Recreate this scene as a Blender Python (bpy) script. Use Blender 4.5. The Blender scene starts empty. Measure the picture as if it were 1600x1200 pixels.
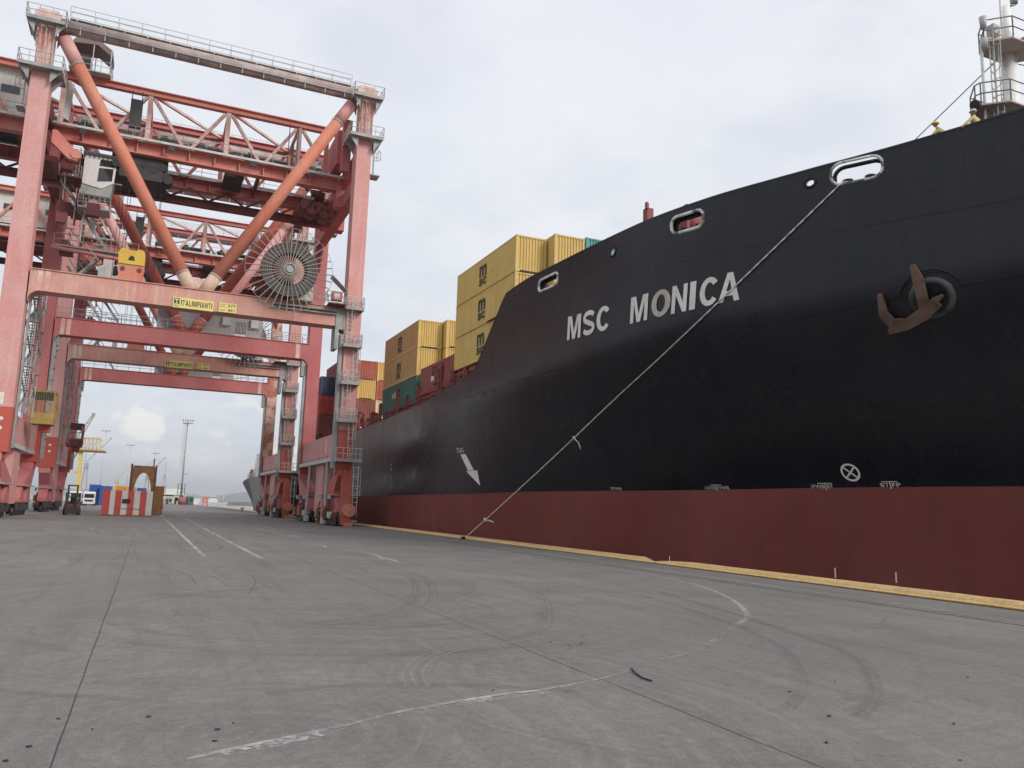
import bpy, math, random
from mathutils import Vector, Matrix
random.seed(7)
R = math.radians
scn = bpy.context.scene
C = scn.collection

# ------------------------------------------------------------------ camera
cam_d = bpy.data.cameras.new('camera'); cam = bpy.data.objects.new('camera', cam_d); C.objects.link(cam)
PITCH, ROLL, YAW = .15440, .03127, .41534
d = Vector((math.sin(YAW)*math.cos(PITCH), math.cos(YAW)*math.cos(PITCH), math.sin(PITCH)))
r0 = Vector((math.cos(YAW), -math.sin(YAW), 0)); u0 = r0.cross(d)
rr = math.cos(ROLL)*r0 + math.sin(ROLL)*u0
uu = -math.sin(ROLL)*r0 + math.cos(ROLL)*u0
M = Matrix((rr, uu, -d)).transposed().to_4x4(); M.translation = (0, 0, 2.1)
cam.matrix_world = M
cam_d.sensor_width = 36; cam_d.lens = 36*1262/1600
cam_d.clip_start = .1; cam_d.clip_end = 60000
scn.camera = cam
scn.render.resolution_x, scn.render.resolution_y = 1024, 768

# ------------------------------------------------------------------ exposure
scn.view_settings.view_transform = 'Standard'; scn.view_settings.look = 'None'
scn.view_settings.exposure = .32; scn.view_settings.gamma = 1; scn.view_settings.use_curve_mapping = False

# ------------------------------------------------------------------ sun + sky
SUN_DIR = Vector((.58, -.92, .62)).normalized()       # towards the sun
sun_d = bpy.data.lights.new('sun', 'SUN'); sun_d.energy = 1.9; sun_d.angle = R(20); sun_d.color = (1, .95, .88)
sun = bpy.data.objects.new('sun', sun_d); C.objects.link(sun)
sun.rotation_euler = SUN_DIR.to_track_quat('Z', 'Y').to_euler(); sun.location = (60, -80, 120)

world = bpy.data.worlds.new('World'); scn.world = world; world.use_nodes = True
nt = world.node_tree; nt.nodes.clear()
class NB:
    """small node-building helper"""
    def __init__(s, nt): s.t = nt
    def n(s, typ, **kw):
        nd = s.t.nodes.new(typ)
        for k, v in kw.items(): setattr(nd, k, v)
        return nd
    def l(s, a, b): s.t.links.new(a, b)
    def put(s, sock, v):
        if hasattr(v, 'links') or isinstance(v, bpy.types.NodeSocket): s.l(v, sock)
        elif v is not None: sock.default_value = v
    def math(s, op, a, b=None, c=None, clamp=False):
        nd = s.n('ShaderNodeMath', operation=op, use_clamp=clamp)
        s.put(nd.inputs[0], a)
        if b is not None: s.put(nd.inputs[1], b)
        if c is not None: s.put(nd.inputs[2], c)
        return nd.outputs[0]
    def vmath(s, op, a, b=None):
        nd = s.n('ShaderNodeVectorMath', operation=op)
        s.put(nd.inputs[0], a)
        if b is not None: s.put(nd.inputs[1], b)
        return nd.outputs['Value'] if op in ('LENGTH', 'DISTANCE', 'DOT_PRODUCT') else nd.outputs['Vector']
    def comb(s, x, y, z):
        nd = s.n('ShaderNodeCombineXYZ')
        for i, v in enumerate((x, y, z)): s.put(nd.inputs[i], v)
        return nd.outputs[0]
    def sep(s, v):
        nd = s.n('ShaderNodeSeparateXYZ'); s.l(v, nd.inputs[0]); return nd.outputs
    def noise(s, vec, scale, detail=4, rough=.55, lo=None, hi=None):
        nd = s.n('ShaderNodeTexNoise'); s.put(nd.inputs['Vector'], vec)
        nd.inputs['Scale'].default_value = scale; nd.inputs['Detail'].default_value = detail
        nd.inputs['Roughness'].default_value = rough
        o = nd.outputs['Fac']
        if lo is not None: o = s.rng(o, lo, hi)
        return o
    def rng(s, v, lo, hi, a=0., b=1.):
        nd = s.n('ShaderNodeMapRange', clamp=True); s.put(nd.inputs[0], v)
        for i, q in enumerate((lo, hi, a, b)): nd.inputs[i+1].default_value = q
        return nd.outputs[0]
    def ramp(s, v, pts):
        nd = s.n('ShaderNodeValToRGB'); s.put(nd.inputs[0], v)
        e = nd.color_ramp.elements
        while len(e) < len(pts): e.new(.5)
        for el, (p, c) in zip(e, pts): el.position = p; el.color = tuple(c)+(1,)
        return nd.outputs[0]
    def mix(s, f, a, b, mode='MIX'):
        nd = s.n('ShaderNodeMix', data_type='RGBA', blend_type=mode)
        s.put(nd.inputs[0], f)
        for i, v in ((6, a), (7, b)):
            if isinstance(v, (tuple, list)): v = tuple(v)+(1,) if len(v) == 3 else v
            s.put(nd.inputs[i], v)
        return nd.outputs[2]

w = NB(nt)
out = w.n('ShaderNodeOutputWorld'); bg = w.n('ShaderNodeBackground'); w.l(bg.outputs[0], out.inputs[0])
tc = w.n('ShaderNodeTexCoord'); dirv = w.vmath('NORMALIZE', tc.outputs['Generated'])
dx, dy, dz = w.sep(dirv)
sky = w.n('ShaderNodeTexSky', sky_type='NISHITA', sun_disc=False)
sky.sun_elevation = math.asin(SUN_DIR.z); sky.sun_rotation = math.atan2(SUN_DIR.x, SUN_DIR.y)
skyc = w.mix(1., sky.outputs[0], (.11, .11, .11), 'MULTIPLY')
# overcast deck: paler overhead, greyer blue towards the horizon
base = w.ramp(dz, [(0., (.56, .595, .67)), (.06, (.57, .605, .685)), (.14, (.60, .63, .70)), (.26, (.66, .685, .74)), (.42, (.715, .735, .785)), (.6, (.725, .74, .80)), (1., (.72, .735, .78))])
zz = w.math('ADD', w.math('MAXIMUM', dz, 0.), .22)
cp = w.comb(w.math('DIVIDE', dx, zz), w.math('DIVIDE', dy, zz), 0.)
n1 = w.noise(cp, 2.1, 8, .56, .42, .62)
n2 = w.noise(w.vmath('ADD', cp, (7.3, 2.1, 0)), 3.1, 7, .56, .47, .66)
col = w.mix(w.math('MULTIPLY', n1, .62), base, (.80, .81, .825))
col = w.mix(w.math('MULTIPLY', n2, .55), col, (.60, .62, .70))
# small cumulus low in the sky
n3 = w.noise(w.vmath('MULTIPLY', dirv, (1, 1, 2.0)), 17, 7, .58, .54, .63)
band = w.math('MULTIPLY', w.rng(dz, .015, .05), w.rng(dz, .17, .10))
dc = Vector((-.0113, .99667, .0808)).normalized()
dist = w.vmath('LENGTH', w.vmath('MULTIPLY', w.vmath('SUBTRACT', dirv, tuple(dc)), (1., 1., 1.35)))
wob = w.noise(dirv, 34, 5, .6)
blob = w.rng(w.math('ADD', dist, w.math('MULTIPLY', w.math('SUBTRACT', wob, .5), .040)), .0275, .0185)
cum = w.math('MAXIMUM', w.math('MULTIPLY', w.math('MULTIPLY', n3, band), .6), w.math('MULTIPLY', blob, .95))
col = w.mix(cum, col, (.88, .85, .82))
col = w.mix(.10, col, skyc)
w.l(col, bg.inputs[0]); bg.inputs[1].default_value = 1.0

# ------------------------------------------------------------------ materials
MATS = {}
def mat(name, c1, c2=None, rough=.6, scale=.35, lo=.35, hi=.68, streak=0, c3=None, metal=0., spec=.5, bump=0., fine=.12, emit=None):
    """painted / weathered surface: two tones mixed by noise, optional vertical streaks of a third tone"""
    if name in MATS: return MATS[name]
    m = bpy.data.materials.new(name); m.use_nodes = True; t = m.node_tree; t.nodes.clear(); b = NB(t)
    o = b.n('ShaderNodeOutputMaterial'); p = b.n('ShaderNodeBsdfPrincipled'); b.l(p.outputs[0], o.inputs[0])
    g = b.n('ShaderNodeNewGeometry'); pos = g.outputs['Position']
    c2 = c2 or tuple(min(1, x*1.12) for x in c1)
    col = b.mix(b.noise(pos, scale, 5, .6, lo, hi), tuple(c1), tuple(c2))
    if streak:
        sp = b.vmath('MULTIPLY', pos, (3.2, 3.2, .16))
        f = b.math('MULTIPLY', b.noise(sp, 1., 5, .65, .52, .70), streak)
        col = b.mix(f, col, c3 or tuple(x*.5 for x in c1))
    if fine:
        f2 = b.noise(pos, 9., 3, .6)
        v = b.rng(f2, .3, .7, 1-fine, 1+fine)
        col = b.mix(1., col, b.comb(v, v, v), 'MULTIPLY')
    b.l(col, p.inputs['Base Color'])
    p.inputs['Roughness'].default_value = rough; p.inputs['Metallic'].default_value = metal
    p.inputs['Specular IOR Level'].default_value = spec
    if bump:
        bm = b.n('ShaderNodeBump'); bm.inputs['Strength'].default_value = bump; bm.inputs['Distance'].default_value = .05
        b.l(b.noise(pos, scale*2.5, 4, .5), bm.inputs['Height']); b.l(bm.outputs[0], p.inputs['Normal'])
    MATS[name] = m; return m

PINK = mat('faded_pink_paint', (.62, .27, .25), (.66, .37, .345), .78, .22, streak=.45, c3=(.70, .50, .46))
RED = mat('faded_red_paint', (.46, .125, .12), (.52, .19, .18), .7, .22, streak=.35, c3=(.38, .10, .095))
SALMON = mat('salmon_beam_paint', (.57, .24, .20), (.62, .36, .29), .72, .3, streak=.6, c3=(.66, .47, .37))
ORANGE = mat('orange_primer_paint', (.57, .165, .095), (.59, .24, .165), .7, .3, streak=.4, c3=(.62, .33, .22))
DORANGE = mat('dull_orange_paint', (.42, .075, .045), (.46, .12, .085), .6, .3)
TRUSS = mat('truss_red_paint', (.58, .17, .13), (.60, .26, .215), .7, .35, streak=.3, c3=(.3, .08, .07))
WORN = mat('worn_pale_paint', (.62, .33, .28), (.68, .52, .47), .75, .8, lo=.4, hi=.6)
FRESH = mat('fresh_red_paint', (.50, .075, .045), (.46, .10, .07), .5, .3)
DKRED = mat('dark_red_steel', (.14, .035, .032), (.20, .06, .055), .7, .4)
GREY = mat('galvanised_steel', (.27, .27, .26), (.40, .40, .38), .55, .9)
LGREY = mat('pale_galvanised_steel', (.46, .46, .44), (.60, .60, .57), .55, .9)
TUBEG = mat('weathered_tube_paint', (.34, .26, .24), (.48, .40, .37), .6, .7, lo=.4, hi=.62, streak=.4, c3=(.42, .17, .15))
DARK = mat('dark_machinery', (.022, .022, .023), (.05, .046, .044), .6, .8)
CABLE = mat('black_cable', (.02, .02, .02), (.035, .033, .032), .7)
WHITE = mat('white_paint', (.70, .69, .66), (.62, .61, .57), .5, .5, streak=.3, c3=(.45, .36, .28))
CREAM = mat('cream_cladding', (.62, .60, .54), (.68, .66, .61), .6, .3, streak=.3, c3=(.5, .44, .36))
EHOUSE = mat('grey_cladding', (.33, .33, .32), (.38, .38, .37), .6, .3)
GLASS = mat('dark_glass', (.02, .025, .028), (.03, .035, .04), .08, .5, spec=.8)
YEL = mat('yellow_paint', (.66, .43, .05), (.60, .36, .04), .5, .8)
YCAGE = mat('dirty_yellow_paint', (.34, .235, .06), (.42, .30, .085), .65, 1.2, streak=.6, c3=(.18, .12, .04))
SIGNY = mat('sign_yellow', (.78, .66, .22), (.74, .62, .2), .6, .9, fine=.05)
INK = mat('sign_ink', (.03, .035, .03), (.04, .04, .04), .6)
RUST = mat('rust', (.17, .085, .035), (.25, .14, .06), .85, 1.1)
ANCHOR = mat('anchor_rust', (.10, .058, .040), (.17, .105, .078), .85, 1.6)
DECKRED = mat('deck_red_paint', (.24, .055, .045), (.30, .085, .07), .7, .7, streak=.3, c3=(.14, .05, .04))
MASTW = mat('mast_white', (.84, .83, .79), (.86, .85, .82), .5, .8, streak=.15, c3=(.6, .5, .4))
PLATB = mat('platform_primer', (.46, .33, .28), (.60, .50, .45), .7, .9)
ROPE = mat('rope_fibre', (.58, .54, .50), (.68, .65, .60), .9, 5.)
BLUE = mat('blue_paint', (.035, .085, .30), (.05, .11, .36), .5, .4)
WLINE = mat('hull_white_paint', (.76, .74, .68), (.66, .63, .57), .6, 1.5, fine=.1)

def hull_mat(name, c1, c2, rough, c3, st):
    m = bpy.data.materials.new(name); m.use_nodes = True; t = m.node_tree; t.nodes.clear(); b = NB(t)
    o = b.n('ShaderNodeOutputMaterial'); p = b.n('ShaderNodeBsdfPrincipled'); b.l(p.outputs[0], o.inputs[0])
    pos = b.n('ShaderNodeNewGeometry').outputs['Position']
    col = b.mix(b.noise(pos, .16, 6, .6, .38, .66), c1, c2)
    sp = b.vmath('MULTIPLY', pos, (1., 1.4, .07))
    col = b.mix(b.math('MULTIPLY', b.noise(sp, 1., 6, .65, .5, .72), st), col, c3)
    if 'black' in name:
        # sky reflection painted in pale grey on the side plating aft of the flare
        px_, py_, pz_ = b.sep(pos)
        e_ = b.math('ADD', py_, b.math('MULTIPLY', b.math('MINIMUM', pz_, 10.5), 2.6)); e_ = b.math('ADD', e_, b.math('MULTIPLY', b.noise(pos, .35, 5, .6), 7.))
        dull = b.rng(e_, 97., 107.)  # where the painted sky sheen sets in
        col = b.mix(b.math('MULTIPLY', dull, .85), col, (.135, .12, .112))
    # horizontal rub marks
    hp = b.vmath('MULTIPLY', pos, (.05, .12, 3.2))
    col = b.mix(b.math('MULTIPLY', b.noise(hp, 1., 4, .6, .58, .75), st*.6), col, c3)
    b.l(col, p.inputs['Base Color'])
    rg = b.rng(b.noise(pos, .5, 5, .6), .3, .7, rough-.04, rough+.07)
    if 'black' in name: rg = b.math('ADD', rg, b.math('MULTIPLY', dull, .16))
    b.l(rg, p.inputs['Roughness'])
    p.inputs['Specular IOR Level'].default_value = .25 if 'red' in name else .34
    # shell plating: faint weld lines and slight buckling between frames
    bm = b.n('ShaderNodeBump'); bm.inputs['Strength'].default_value = .13; bm.inputs['Distance'].default_value = .05
    x, y, z = b.sep(pos)
    fr = b.math('SINE', b.math('MULTIPLY', y, 7.85)); fz = b.math('SINE', b.math('MULTIPLY', z, 2.6))
    h = b.math('ADD', b.math('MULTIPLY', b.math('MULTIPLY', fr, fz), .05), b.noise(pos, .8, 3, .5))
    b.l(h, bm.inputs['Height']); b.l(bm.outputs[0], p.inputs['Normal'])
    MATS[name] = m; return m
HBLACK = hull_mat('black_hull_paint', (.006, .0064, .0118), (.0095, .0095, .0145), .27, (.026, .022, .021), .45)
HRED = hull_mat('red_antifouling_paint', (.165, .036, .029), (.205, .055, .043), .66, (.11, .042, .040), .6)
HGREY = hull_mat('grey_hull_paint', (.16, .155, .15), (.20, .195, .19), .5, (.12, .10, .085), .5)

# ------------------------------------------------------------------ mesh helper
class MB:
    def __init__(s): s.v = []; s.f = []; s.sm = []; s.mi = []
    def add(s, vs, fs, smooth=False, mi=0):
        b = len(s.v); s.v += [Vector(v) for v in vs]
        for f in fs: s.f.append([b+i for i in f]); s.sm.append(smooth); s.mi.append(mi)
        return s
    def box(s, c, size, rot=None, mi=0):
        x, y, z = (q/2 for q in size)
        vs = [Vector(p) for p in ((-x,-y,-z),(x,-y,-z),(x,y,-z),(-x,y,-z),(-x,-y,z),(x,-y,z),(x,y,z),(-x,y,z))]
        if rot is not None: vs = [rot @ v for v in vs]
        c = Vector(c)
        return s.add([v+c for v in vs], [(0,3,2,1),(4,5,6,7),(0,1,5,4),(1,2,6,5),(2,3,7,6),(3,0,4,7)], mi=mi)
    def bx(s, x0, x1, y0, y1, z0, z1, mi=0):
        return s.box(((x0+x1)/2,(y0+y1)/2,(z0+z1)/2), (abs(x1-x0),abs(y1-y0),abs(z1-z0)), mi=mi)
    def frame(s, p0, p1, up=(0,0,1)):
        p0, p1 = Vector(p0), Vector(p1); a = (p1-p0).normalized(); up = Vector(up)
        if abs(a.dot(up)) > .98: up = Vector((0,1,0)) if abs(a.y) < .9 else Vector((1,0,0))
        x = a.cross(up).normalized(); y = x.cross(a)
        return p0, p1, a, x, y
    def bar(s, p0, p1, w, h=None, up=(0,0,1), mi=0):
        h = h or w; p0, p1, a, x, y = s.frame(p0, p1, up)
        vs = [p+x*sx*w/2+y*sy*h/2 for p in (p0, p1) for sx, sy in ((-1,-1),(1,-1),(1,1),(-1,1))]
        return s.add(vs, [(3,2,1,0),(4,5,6,7),(0,1,5,4),(1,2,6,5),(2,3,7,6),(3,0,4,7)], mi=mi)
    def ibeam(s, p0, p1, w, h, t=.08):
        p0, p1, a, x, y = s.frame(p0, p1)
        s.bar(p0+y*(h/2-t/2), p1+y*(h/2-t/2), w, t); s.bar(p0-y*(h/2-t/2), p1-y*(h/2-t/2), w, t)
        return s.bar(p0, p1, t*1.2, h-2*t)
    def tube(s, p0, p1, r0, r1=None, n=10, caps=True, mi=0):
        r1 = r0 if r1 is None else r1; p0, p1, a, x, y = s.frame(p0, p1)
        vs = []
        for p, r in ((p0, r0), (p1, r1)):
            for i in range(n):
                q = 2*math.pi*i/n; vs.append(p+x*r*math.cos(q)+y*r*math.sin(q))
        s.add(vs, [(i, (i+1)%n, n+(i+1)%n, n+i) for i in range(n)], n > 5, mi)
        if caps:
            b = len(s.v)-2*n
            s.f.append([b+i for i in range(n)][::-1]); s.sm.append(False); s.mi.append(mi)
            s.f.append([b+n+i for i in range(n)]); s.sm.append(False); s.mi.append(mi)
        return s
    def path(s, pts, r, n=5):
        for a, b in zip(pts, pts[1:]): s.tube(a, b, r, r, n, True)
        return s
    def ring(s, c, axis, Rr, r, n=32, m=6):
        c = Vector(c); ax = Vector(axis).normalized()
        u = ax.cross(Vector((0,0,1)) if abs(ax.z) < .9 else Vector((1,0,0))).normalized(); v = ax.cross(u)
        vs = []
        for i in range(n):
            q = 2*math.pi*i/n; e = u*math.cos(q)+v*math.sin(q)
            for j in range(m):
                k = 2*math.pi*j/m; vs.append(c+e*(Rr+r*math.cos(k))+ax*r*math.sin(k))
        return s.add(vs, [(i*m+j, i*m+(j+1)%m, ((i+1)%n)*m+(j+1)%m, ((i+1)%n)*m+j) for i in range(n) for j in range(m)], True)
    def prism(s, prof, axis, a0, a1, mi=0):
        """extrude a 2D outline: axis 'x' -> prof is (y,z); 'y' -> (x,z); 'z' -> (x,y)"""
        def P(p, a): return {'x': (a,p[0],p[1]), 'y': (p[0],a,p[1]), 'z': (p[0],p[1],a)}[axis]
        n = len(prof)
        vs = [P(p, a0) for p in prof]+[P(p, a1) for p in prof]
        return s.add(vs, [tuple(range(n)), tuple(range(2*n-1, n-1, -1))]+[(i, n+i, n+(i+1)%n, (i+1)%n) for i in range(n)], mi=mi)
    def grid(s, fn, us, vs_, smooth=True, mi=0):
        nu, nv = len(us), len(vs_)
        return s.add([fn(u, v) for u in us for v in vs_], [(i*nv+j, (i+1)*nv+j, (i+1)*nv+j+1, i*nv+j+1) for i in range(nu-1) for j in range(nv-1)], smooth, mi)
    def railing(s, pts, h=1.1, step=1.6, r=.03, rails=2, n=4):
        pts = [Vector(p) for p in pts]; up = Vector((0,0,h))
        for a, b in zip(pts, pts[1:]):
            k = max(1, round((b-a).length/step))
            for i in range(k+1):
                p = a.lerp(b, i/k); s.tube(p, p+up, r, r, n, False)
            for q in range(1, rails+1): s.tube(a+up*q/rails, b+up*q/rails, r, r, n, False)
        return s
    def ladder(s, p, z0, z1, side=(1,0,0), out=(0,-1,0), w=.45, cage=True, r=.03):
        p = Vector(p); sd = Vector(side); o = Vector(out)
        for q in (-1, 1): s.tube(p+sd*q*w/2+Vector((0,0,z0)), p+sd*q*w/2+Vector((0,0,z1)), r, r, 4, False)
        k = int((z1-z0)/.45)
        for i in range(1, k): z = z0+i*.45; s.tube(p-sd*w/2+Vector((0,0,z)), p+sd*w/2+Vector((0,0,z)), r*.7, r*.7, 4, False)
        if cage:
            arc = [sd*math.cos(q)*.42+o*(.05+math.sin(q)*.7) for q in [math.pi*i/6 for i in range(7)]]
            zs = []; z = z0+2.0
            while z < z1: zs.append(z); z += .9
            for z in zs: s.path([p+a+Vector((0,0,z)) for a in arc], r*.8, 4)
            if len(zs) > 1:
                for a in arc[1:-1:2]: s.tube(p+a+Vector((0,0,zs[0])), p+a+Vector((0,0,zs[-1])), r*.8, r*.8, 4, False)
        return s
    def builds(s, name, m, parent=None):
        """one object per connected piece"""
        par = list(range(len(s.v)))
        def find(i):
            while par[i] != i: par[i] = par[par[i]]; i = par[i]
            return i
        for f in s.f:
            for i in f[1:]: par[find(i)] = find(f[0])
        groups = {}
        for k, f in enumerate(s.f): groups.setdefault(find(f[0]), []).append(k)
        out = []
        for ks in groups.values():
            b = MB(); idx = {}
            for k in ks:
                fv = []
                for i in s.f[k]:
                    if i not in idx: idx[i] = len(b.v); b.v.append(s.v[i])
                    fv.append(idx[i])
                b.f.append(fv); b.sm.append(s.sm[k]); b.mi.append(s.mi[k])
            out.append(b.build(name, m, parent))
        return out
    def build(s, name, m, parent=None, label=None, kind=None):
        off = parent_origin(parent)
        me = bpy.data.meshes.new(name); me.from_pydata([v-off for v in s.v], [], s.f)
        me.polygons.foreach_set('use_smooth', s.sm); me.polygons.foreach_set('material_index', s.mi)
        for q in (m if isinstance(m, (list, tuple)) else [m]): me.materials.append(q)
        me.update()
        o = bpy.data.objects.new(name, me); C.objects.link(o)
        if parent: o.parent = parent
        if label: o['label'] = label
        if kind: o['kind'] = kind
        return o
def parent_origin(p):
    off = Vector((0,0,0))
    while p is not None: off = off+p.location; p = p.parent
    return off
def thing(name, loc, label, cat, group=None):
    o = bpy.data.objects.new(name, None); C.objects.link(o); o.location = loc; o.empty_display_size = .5
    o['label'] = label; o['category'] = cat
    if group: o['group'] = group
    return o
def tag(o, label, cat, group=None):
    o['label'] = label; o['category'] = cat
    if group: o['group'] = group
    return o
def copy_tree(o, parent=None):
    c = o.copy(); C.objects.link(c)
    if parent is not None: c.parent = parent
    for ch in o.children: copy_tree(ch, c)
    return c
def inst(src, parent, loc=None, rot=None):
    """another piece sharing src's mesh"""
    o = src.copy(); C.objects.link(o); o.parent = parent
    if loc is not None: o.location = loc
    if rot is not None: o.rotation_euler = rot
    return o
TXT = {}
def text_mesh(s, offset=.0, shear=0.):
    """filled lettering scaled to the unit square"""
    key = (s, offset, shear)
    if key in TXT: return TXT[key]
    cu = bpy.data.curves.new('lettering', 'FONT'); cu.body = s; cu.offset = offset; cu.shear = shear; cu.resolution_u = 4
    ob = bpy.data.objects.new('lettering', cu); C.objects.link(ob)
    dg = bpy.context.evaluated_depsgraph_get(); me = bpy.data.meshes.new_from_object(ob.evaluated_get(dg))
    vs = [v.co.copy() for v in me.vertices]; fs = [list(p.vertices) for p in me.polygons]
    bpy.data.objects.remove(ob); bpy.data.curves.remove(cu); bpy.data.meshes.remove(me)
    x0, x1 = min(v.x for v in vs), max(v.x for v in vs); y0, y1 = min(v.y for v in vs), max(v.y for v in vs)
    TXT[key] = ([((v.x-x0)/(x1-x0), (v.y-y0)/(y1-y0)) for v in vs], fs); return TXT[key]
def lettering(s, fn, m, parent, name='lettering', offset=.012, shear=0.):
    """fn maps (u,v) in the unit square to a point"""
    uv, fs = text_mesh(s, offset, shear)
    return MB().add([fn(u, v) for u, v in uv], fs).build(name, m, parent)
# ------------------------------------------------------------------ ground, quay, sea, hills
def ground_mat():
    m = bpy.data.materials.new('quay_concrete'); m.use_nodes = True; t = m.node_tree; t.nodes.clear(); b = NB(t)
    o = b.n('ShaderNodeOutputMaterial'); p = b.n('ShaderNodeBsdfPrincipled'); b.l(p.outputs[0], o.inputs[0])
    pos = b.n('ShaderNodeNewGeometry').outputs['Position']
    x, y, z = b.sep(pos)
    col = b.mix(b.noise(pos, .13, 6, .55, .38, .64), (.194, .177, .168), (.220, .210, .195))
    col = b.mix(b.noise(b.vmath('ADD', pos, (31, 17, 0)), .42, 6, .6, .45, .72), col, (.174, .159, .152))
    # long drag marks along the quay
    lp = b.comb(b.math('MULTIPLY', x, 2.2), b.math('MULTIPLY', y, .11), 0.)
    col = b.mix(b.math('MULTIPLY', b.noise(lp, 1., 6, .65, .48, .72), .6), col, (.138, .127, .121))
    # tyre polish in wide turning circles
    for i, (cx, cy, fr, am, tone) in enumerate(((4., 17., 1.5, .75, (.135, .125, .118)), (-7., 30., 1.0, .5, (.29, .277, .258)), (7.5, 9., 2.6, .62, (.145, .134, .127)), (14, 40, .9, .5, (.15, .139, .133)), (1., 8., 3.2, .5, (.285, .272, .252)), (-3., 14., 2.0, .5, (.15, .14, .132)))):
        rx, ry = b.math('SUBTRACT', x, cx), b.math('SUBTRACT', y, cy)
        rad = b.math('SQRT', b.math('ADD', b.math('MULTIPLY', rx, rx), b.math('MULTIPLY', ry, ry)))
        rad = b.math('ADD', rad, b.noise(pos, .15, 2, .5, 0., 1.))
        ang = b.math('ARCTAN2', ry, rx)
        # angle enters through cos/sin so that there is no seam
        pv = b.comb(b.math('MULTIPLY', rad, fr*2.4), b.math('MULTIPLY', b.math('COSINE', ang), 1.4), b.math('MULTIPLY', b.math('SINE', ang), 1.4))
        f = b.noise(pv, 1., 6, .68, .5, .74)
        fade = b.rng(rad, 16., 5.)
        col = b.mix(b.math('MULTIPLY', b.math('MULTIPLY', f, fade), am), col, tone)
    # scuffs in patches, aggregate grain, pits
    g1 = b.noise(pos, 5., 5, .65)
    v = b.rng(g1, .3, .7, .90, 1.09); col = b.mix(1., col, b.comb(v, v, v), 'MULTIPLY')
    g2 = b.noise(pos, 42., 3, .7)
    v = b.rng(g2, .28, .72, .77, 1.24); col = b.mix(1., col, b.comb(v, v, v), 'MULTIPLY')
    g3 = b.noise(b.vmath('ADD', pos, (5, 9, 0)), 13., 4, .7); v = b.rng(g3, .3, .7, .86, 1.12); col = b.mix(1., col, b.comb(v, v, v), 'MULTIPLY')
    st = b.noise(b.vmath('ADD', pos, (71, 3, 0)), .55, 4, .6, .66, .76)
    col = b.mix(b.math('MULTIPLY', st, .4), col, (.12, .108, .10))
    # hairline cracks
    vo = b.n('ShaderNodeTexVoronoi', feature='DISTANCE_TO_EDGE'); b.l(b.vmath('ADD', pos, b.vmath('MULTIPLY', b.comb(b.noise(pos, 1.3, 4, .6), b.noise(b.vmath('ADD', pos, (3, 3, 3)), 1.3, 4, .6), 0.), (1.2, 1.2, 0))), vo.inputs['Vector']); vo.inputs['Scale'].default_value = .22
    ck = b.math('MULTIPLY', b.rng(vo.outputs['Distance'], .0022, .0008), b.noise(pos, .25, 2, .5, .5, .6))
    col = b.mix(b.math('MULTIPLY', ck, .7), col, (.07, .065, .06))
    spk = b.noise(pos, 16., 2, .5, .70, .74)
    col = b.mix(b.math('MULTIPLY', spk, .5), col, (.07, .066, .063))
    b.l(col, p.inputs['Base Color']); p.inputs['Roughness'].default_value = .82
    p.inputs['Specular IOR Level'].default_value = .25
    bm = b.n('ShaderNodeBump'); bm.inputs['Strength'].default_value = .3; bm.inputs['Distance'].default_value = .01
    b.l(b.noise(pos, 60., 3, .7), bm.inputs['Height']); b.l(bm.outputs[0], p.inputs['Normal'])
    return m
GROUND = ground_mat()
g = MB()
g.add([(-900,-150,0),(20.15,-150,0),(20.15,430,0),(-900,430,0)], [(0,1,2,3)])
g.add([(20.15,-150,0),(20.15,-150,-6),(20.15,430,-6),(20.15,430,0)], [(0,1,2,3)])
g.add([(-900,430,0),(20.15,430,0),(20.15,430,-6),(-900,430,-6)], [(0,1,2,3)])
quay = g.build('quay', GROUND, kind='structure')

def decal(name, col, cover, scale, rough=.8, soft=.08, stretch=(1,1,1), edge=True):
    """worn paint / rubber: covers the ground only in patches"""
    m = bpy.data.materials.new(name); m.use_nodes = True; t = m.node_tree; t.nodes.clear(); b = NB(t)
    o = b.n('ShaderNodeOutputMaterial'); p = b.n('ShaderNodeBsdfPrincipled'); tr = b.n('ShaderNodeBsdfTransparent'); mx = b.n('ShaderNodeMixShader')
    pos = b.n('ShaderNodeNewGeometry').outputs['Position']
    f = b.noise(b.vmath('MULTIPLY', pos, stretch), scale, 6, .68)
    big = b.noise(pos, scale*.06, 3, .5)
    s = b.math('ADD', f, b.math('MULTIPLY', b.math('SUBTRACT', big, .5), .7))
    s = b.rng(s, 1-cover-soft, 1-cover+soft)
    p.inputs['Base Color'].default_value = tuple(col)+(1,); p.inputs['Roughness'].default_value = rough
    b.l(s, mx.inputs[0]); b.l(tr.outputs[0], mx.inputs[1]); b.l(p.outputs[0], mx.inputs[2]); b.l(mx.outputs[0], o.inputs[0])
    return m
PAINT_W = decal('worn_white_marking', (.54, .53, .51), .36, 12., soft=.11)
PAINT_F = decal('faint_white_marking', (.44, .43, .405), .48, 6., soft=.2)
PAINT_L = decal('worn_lane_marking', (.48, .465, .44), .56, 5., soft=.2)
RUBBER = decal('tyre_rubber', (.13, .12, .115), .36, 5., soft=.3)
RUBBER2 = decal('tyre_rubber_faint', (.16, .147, .14), .36, 5., soft=.35)
SCRUB = decal('scrubbed_concrete', (.29, .275, .256), .36, 4., soft=.4)
CRACK = mat('joint_gap', (.035, .032, .03), (.055, .05, .047), .9, 4.)
def smooth_line(pts, k=6):
    out = []
    n = len(pts)
    for i in range(n-1):
        p0, p1, p2, p3 = (Vector(pts[max(0, min(n-1, i+j))]) for j in (-1, 0, 1, 2))
        for q in range(k):
            t = q/k
            out.append(.5*((2*p1)+(p2-p0)*t+(2*p0-5*p1+4*p2-p3)*t*t+(3*p1-p0-3*p2+p3)*t**3))
    out.append(Vector(pts[-1])); return out
zlev = [.004]
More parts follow.
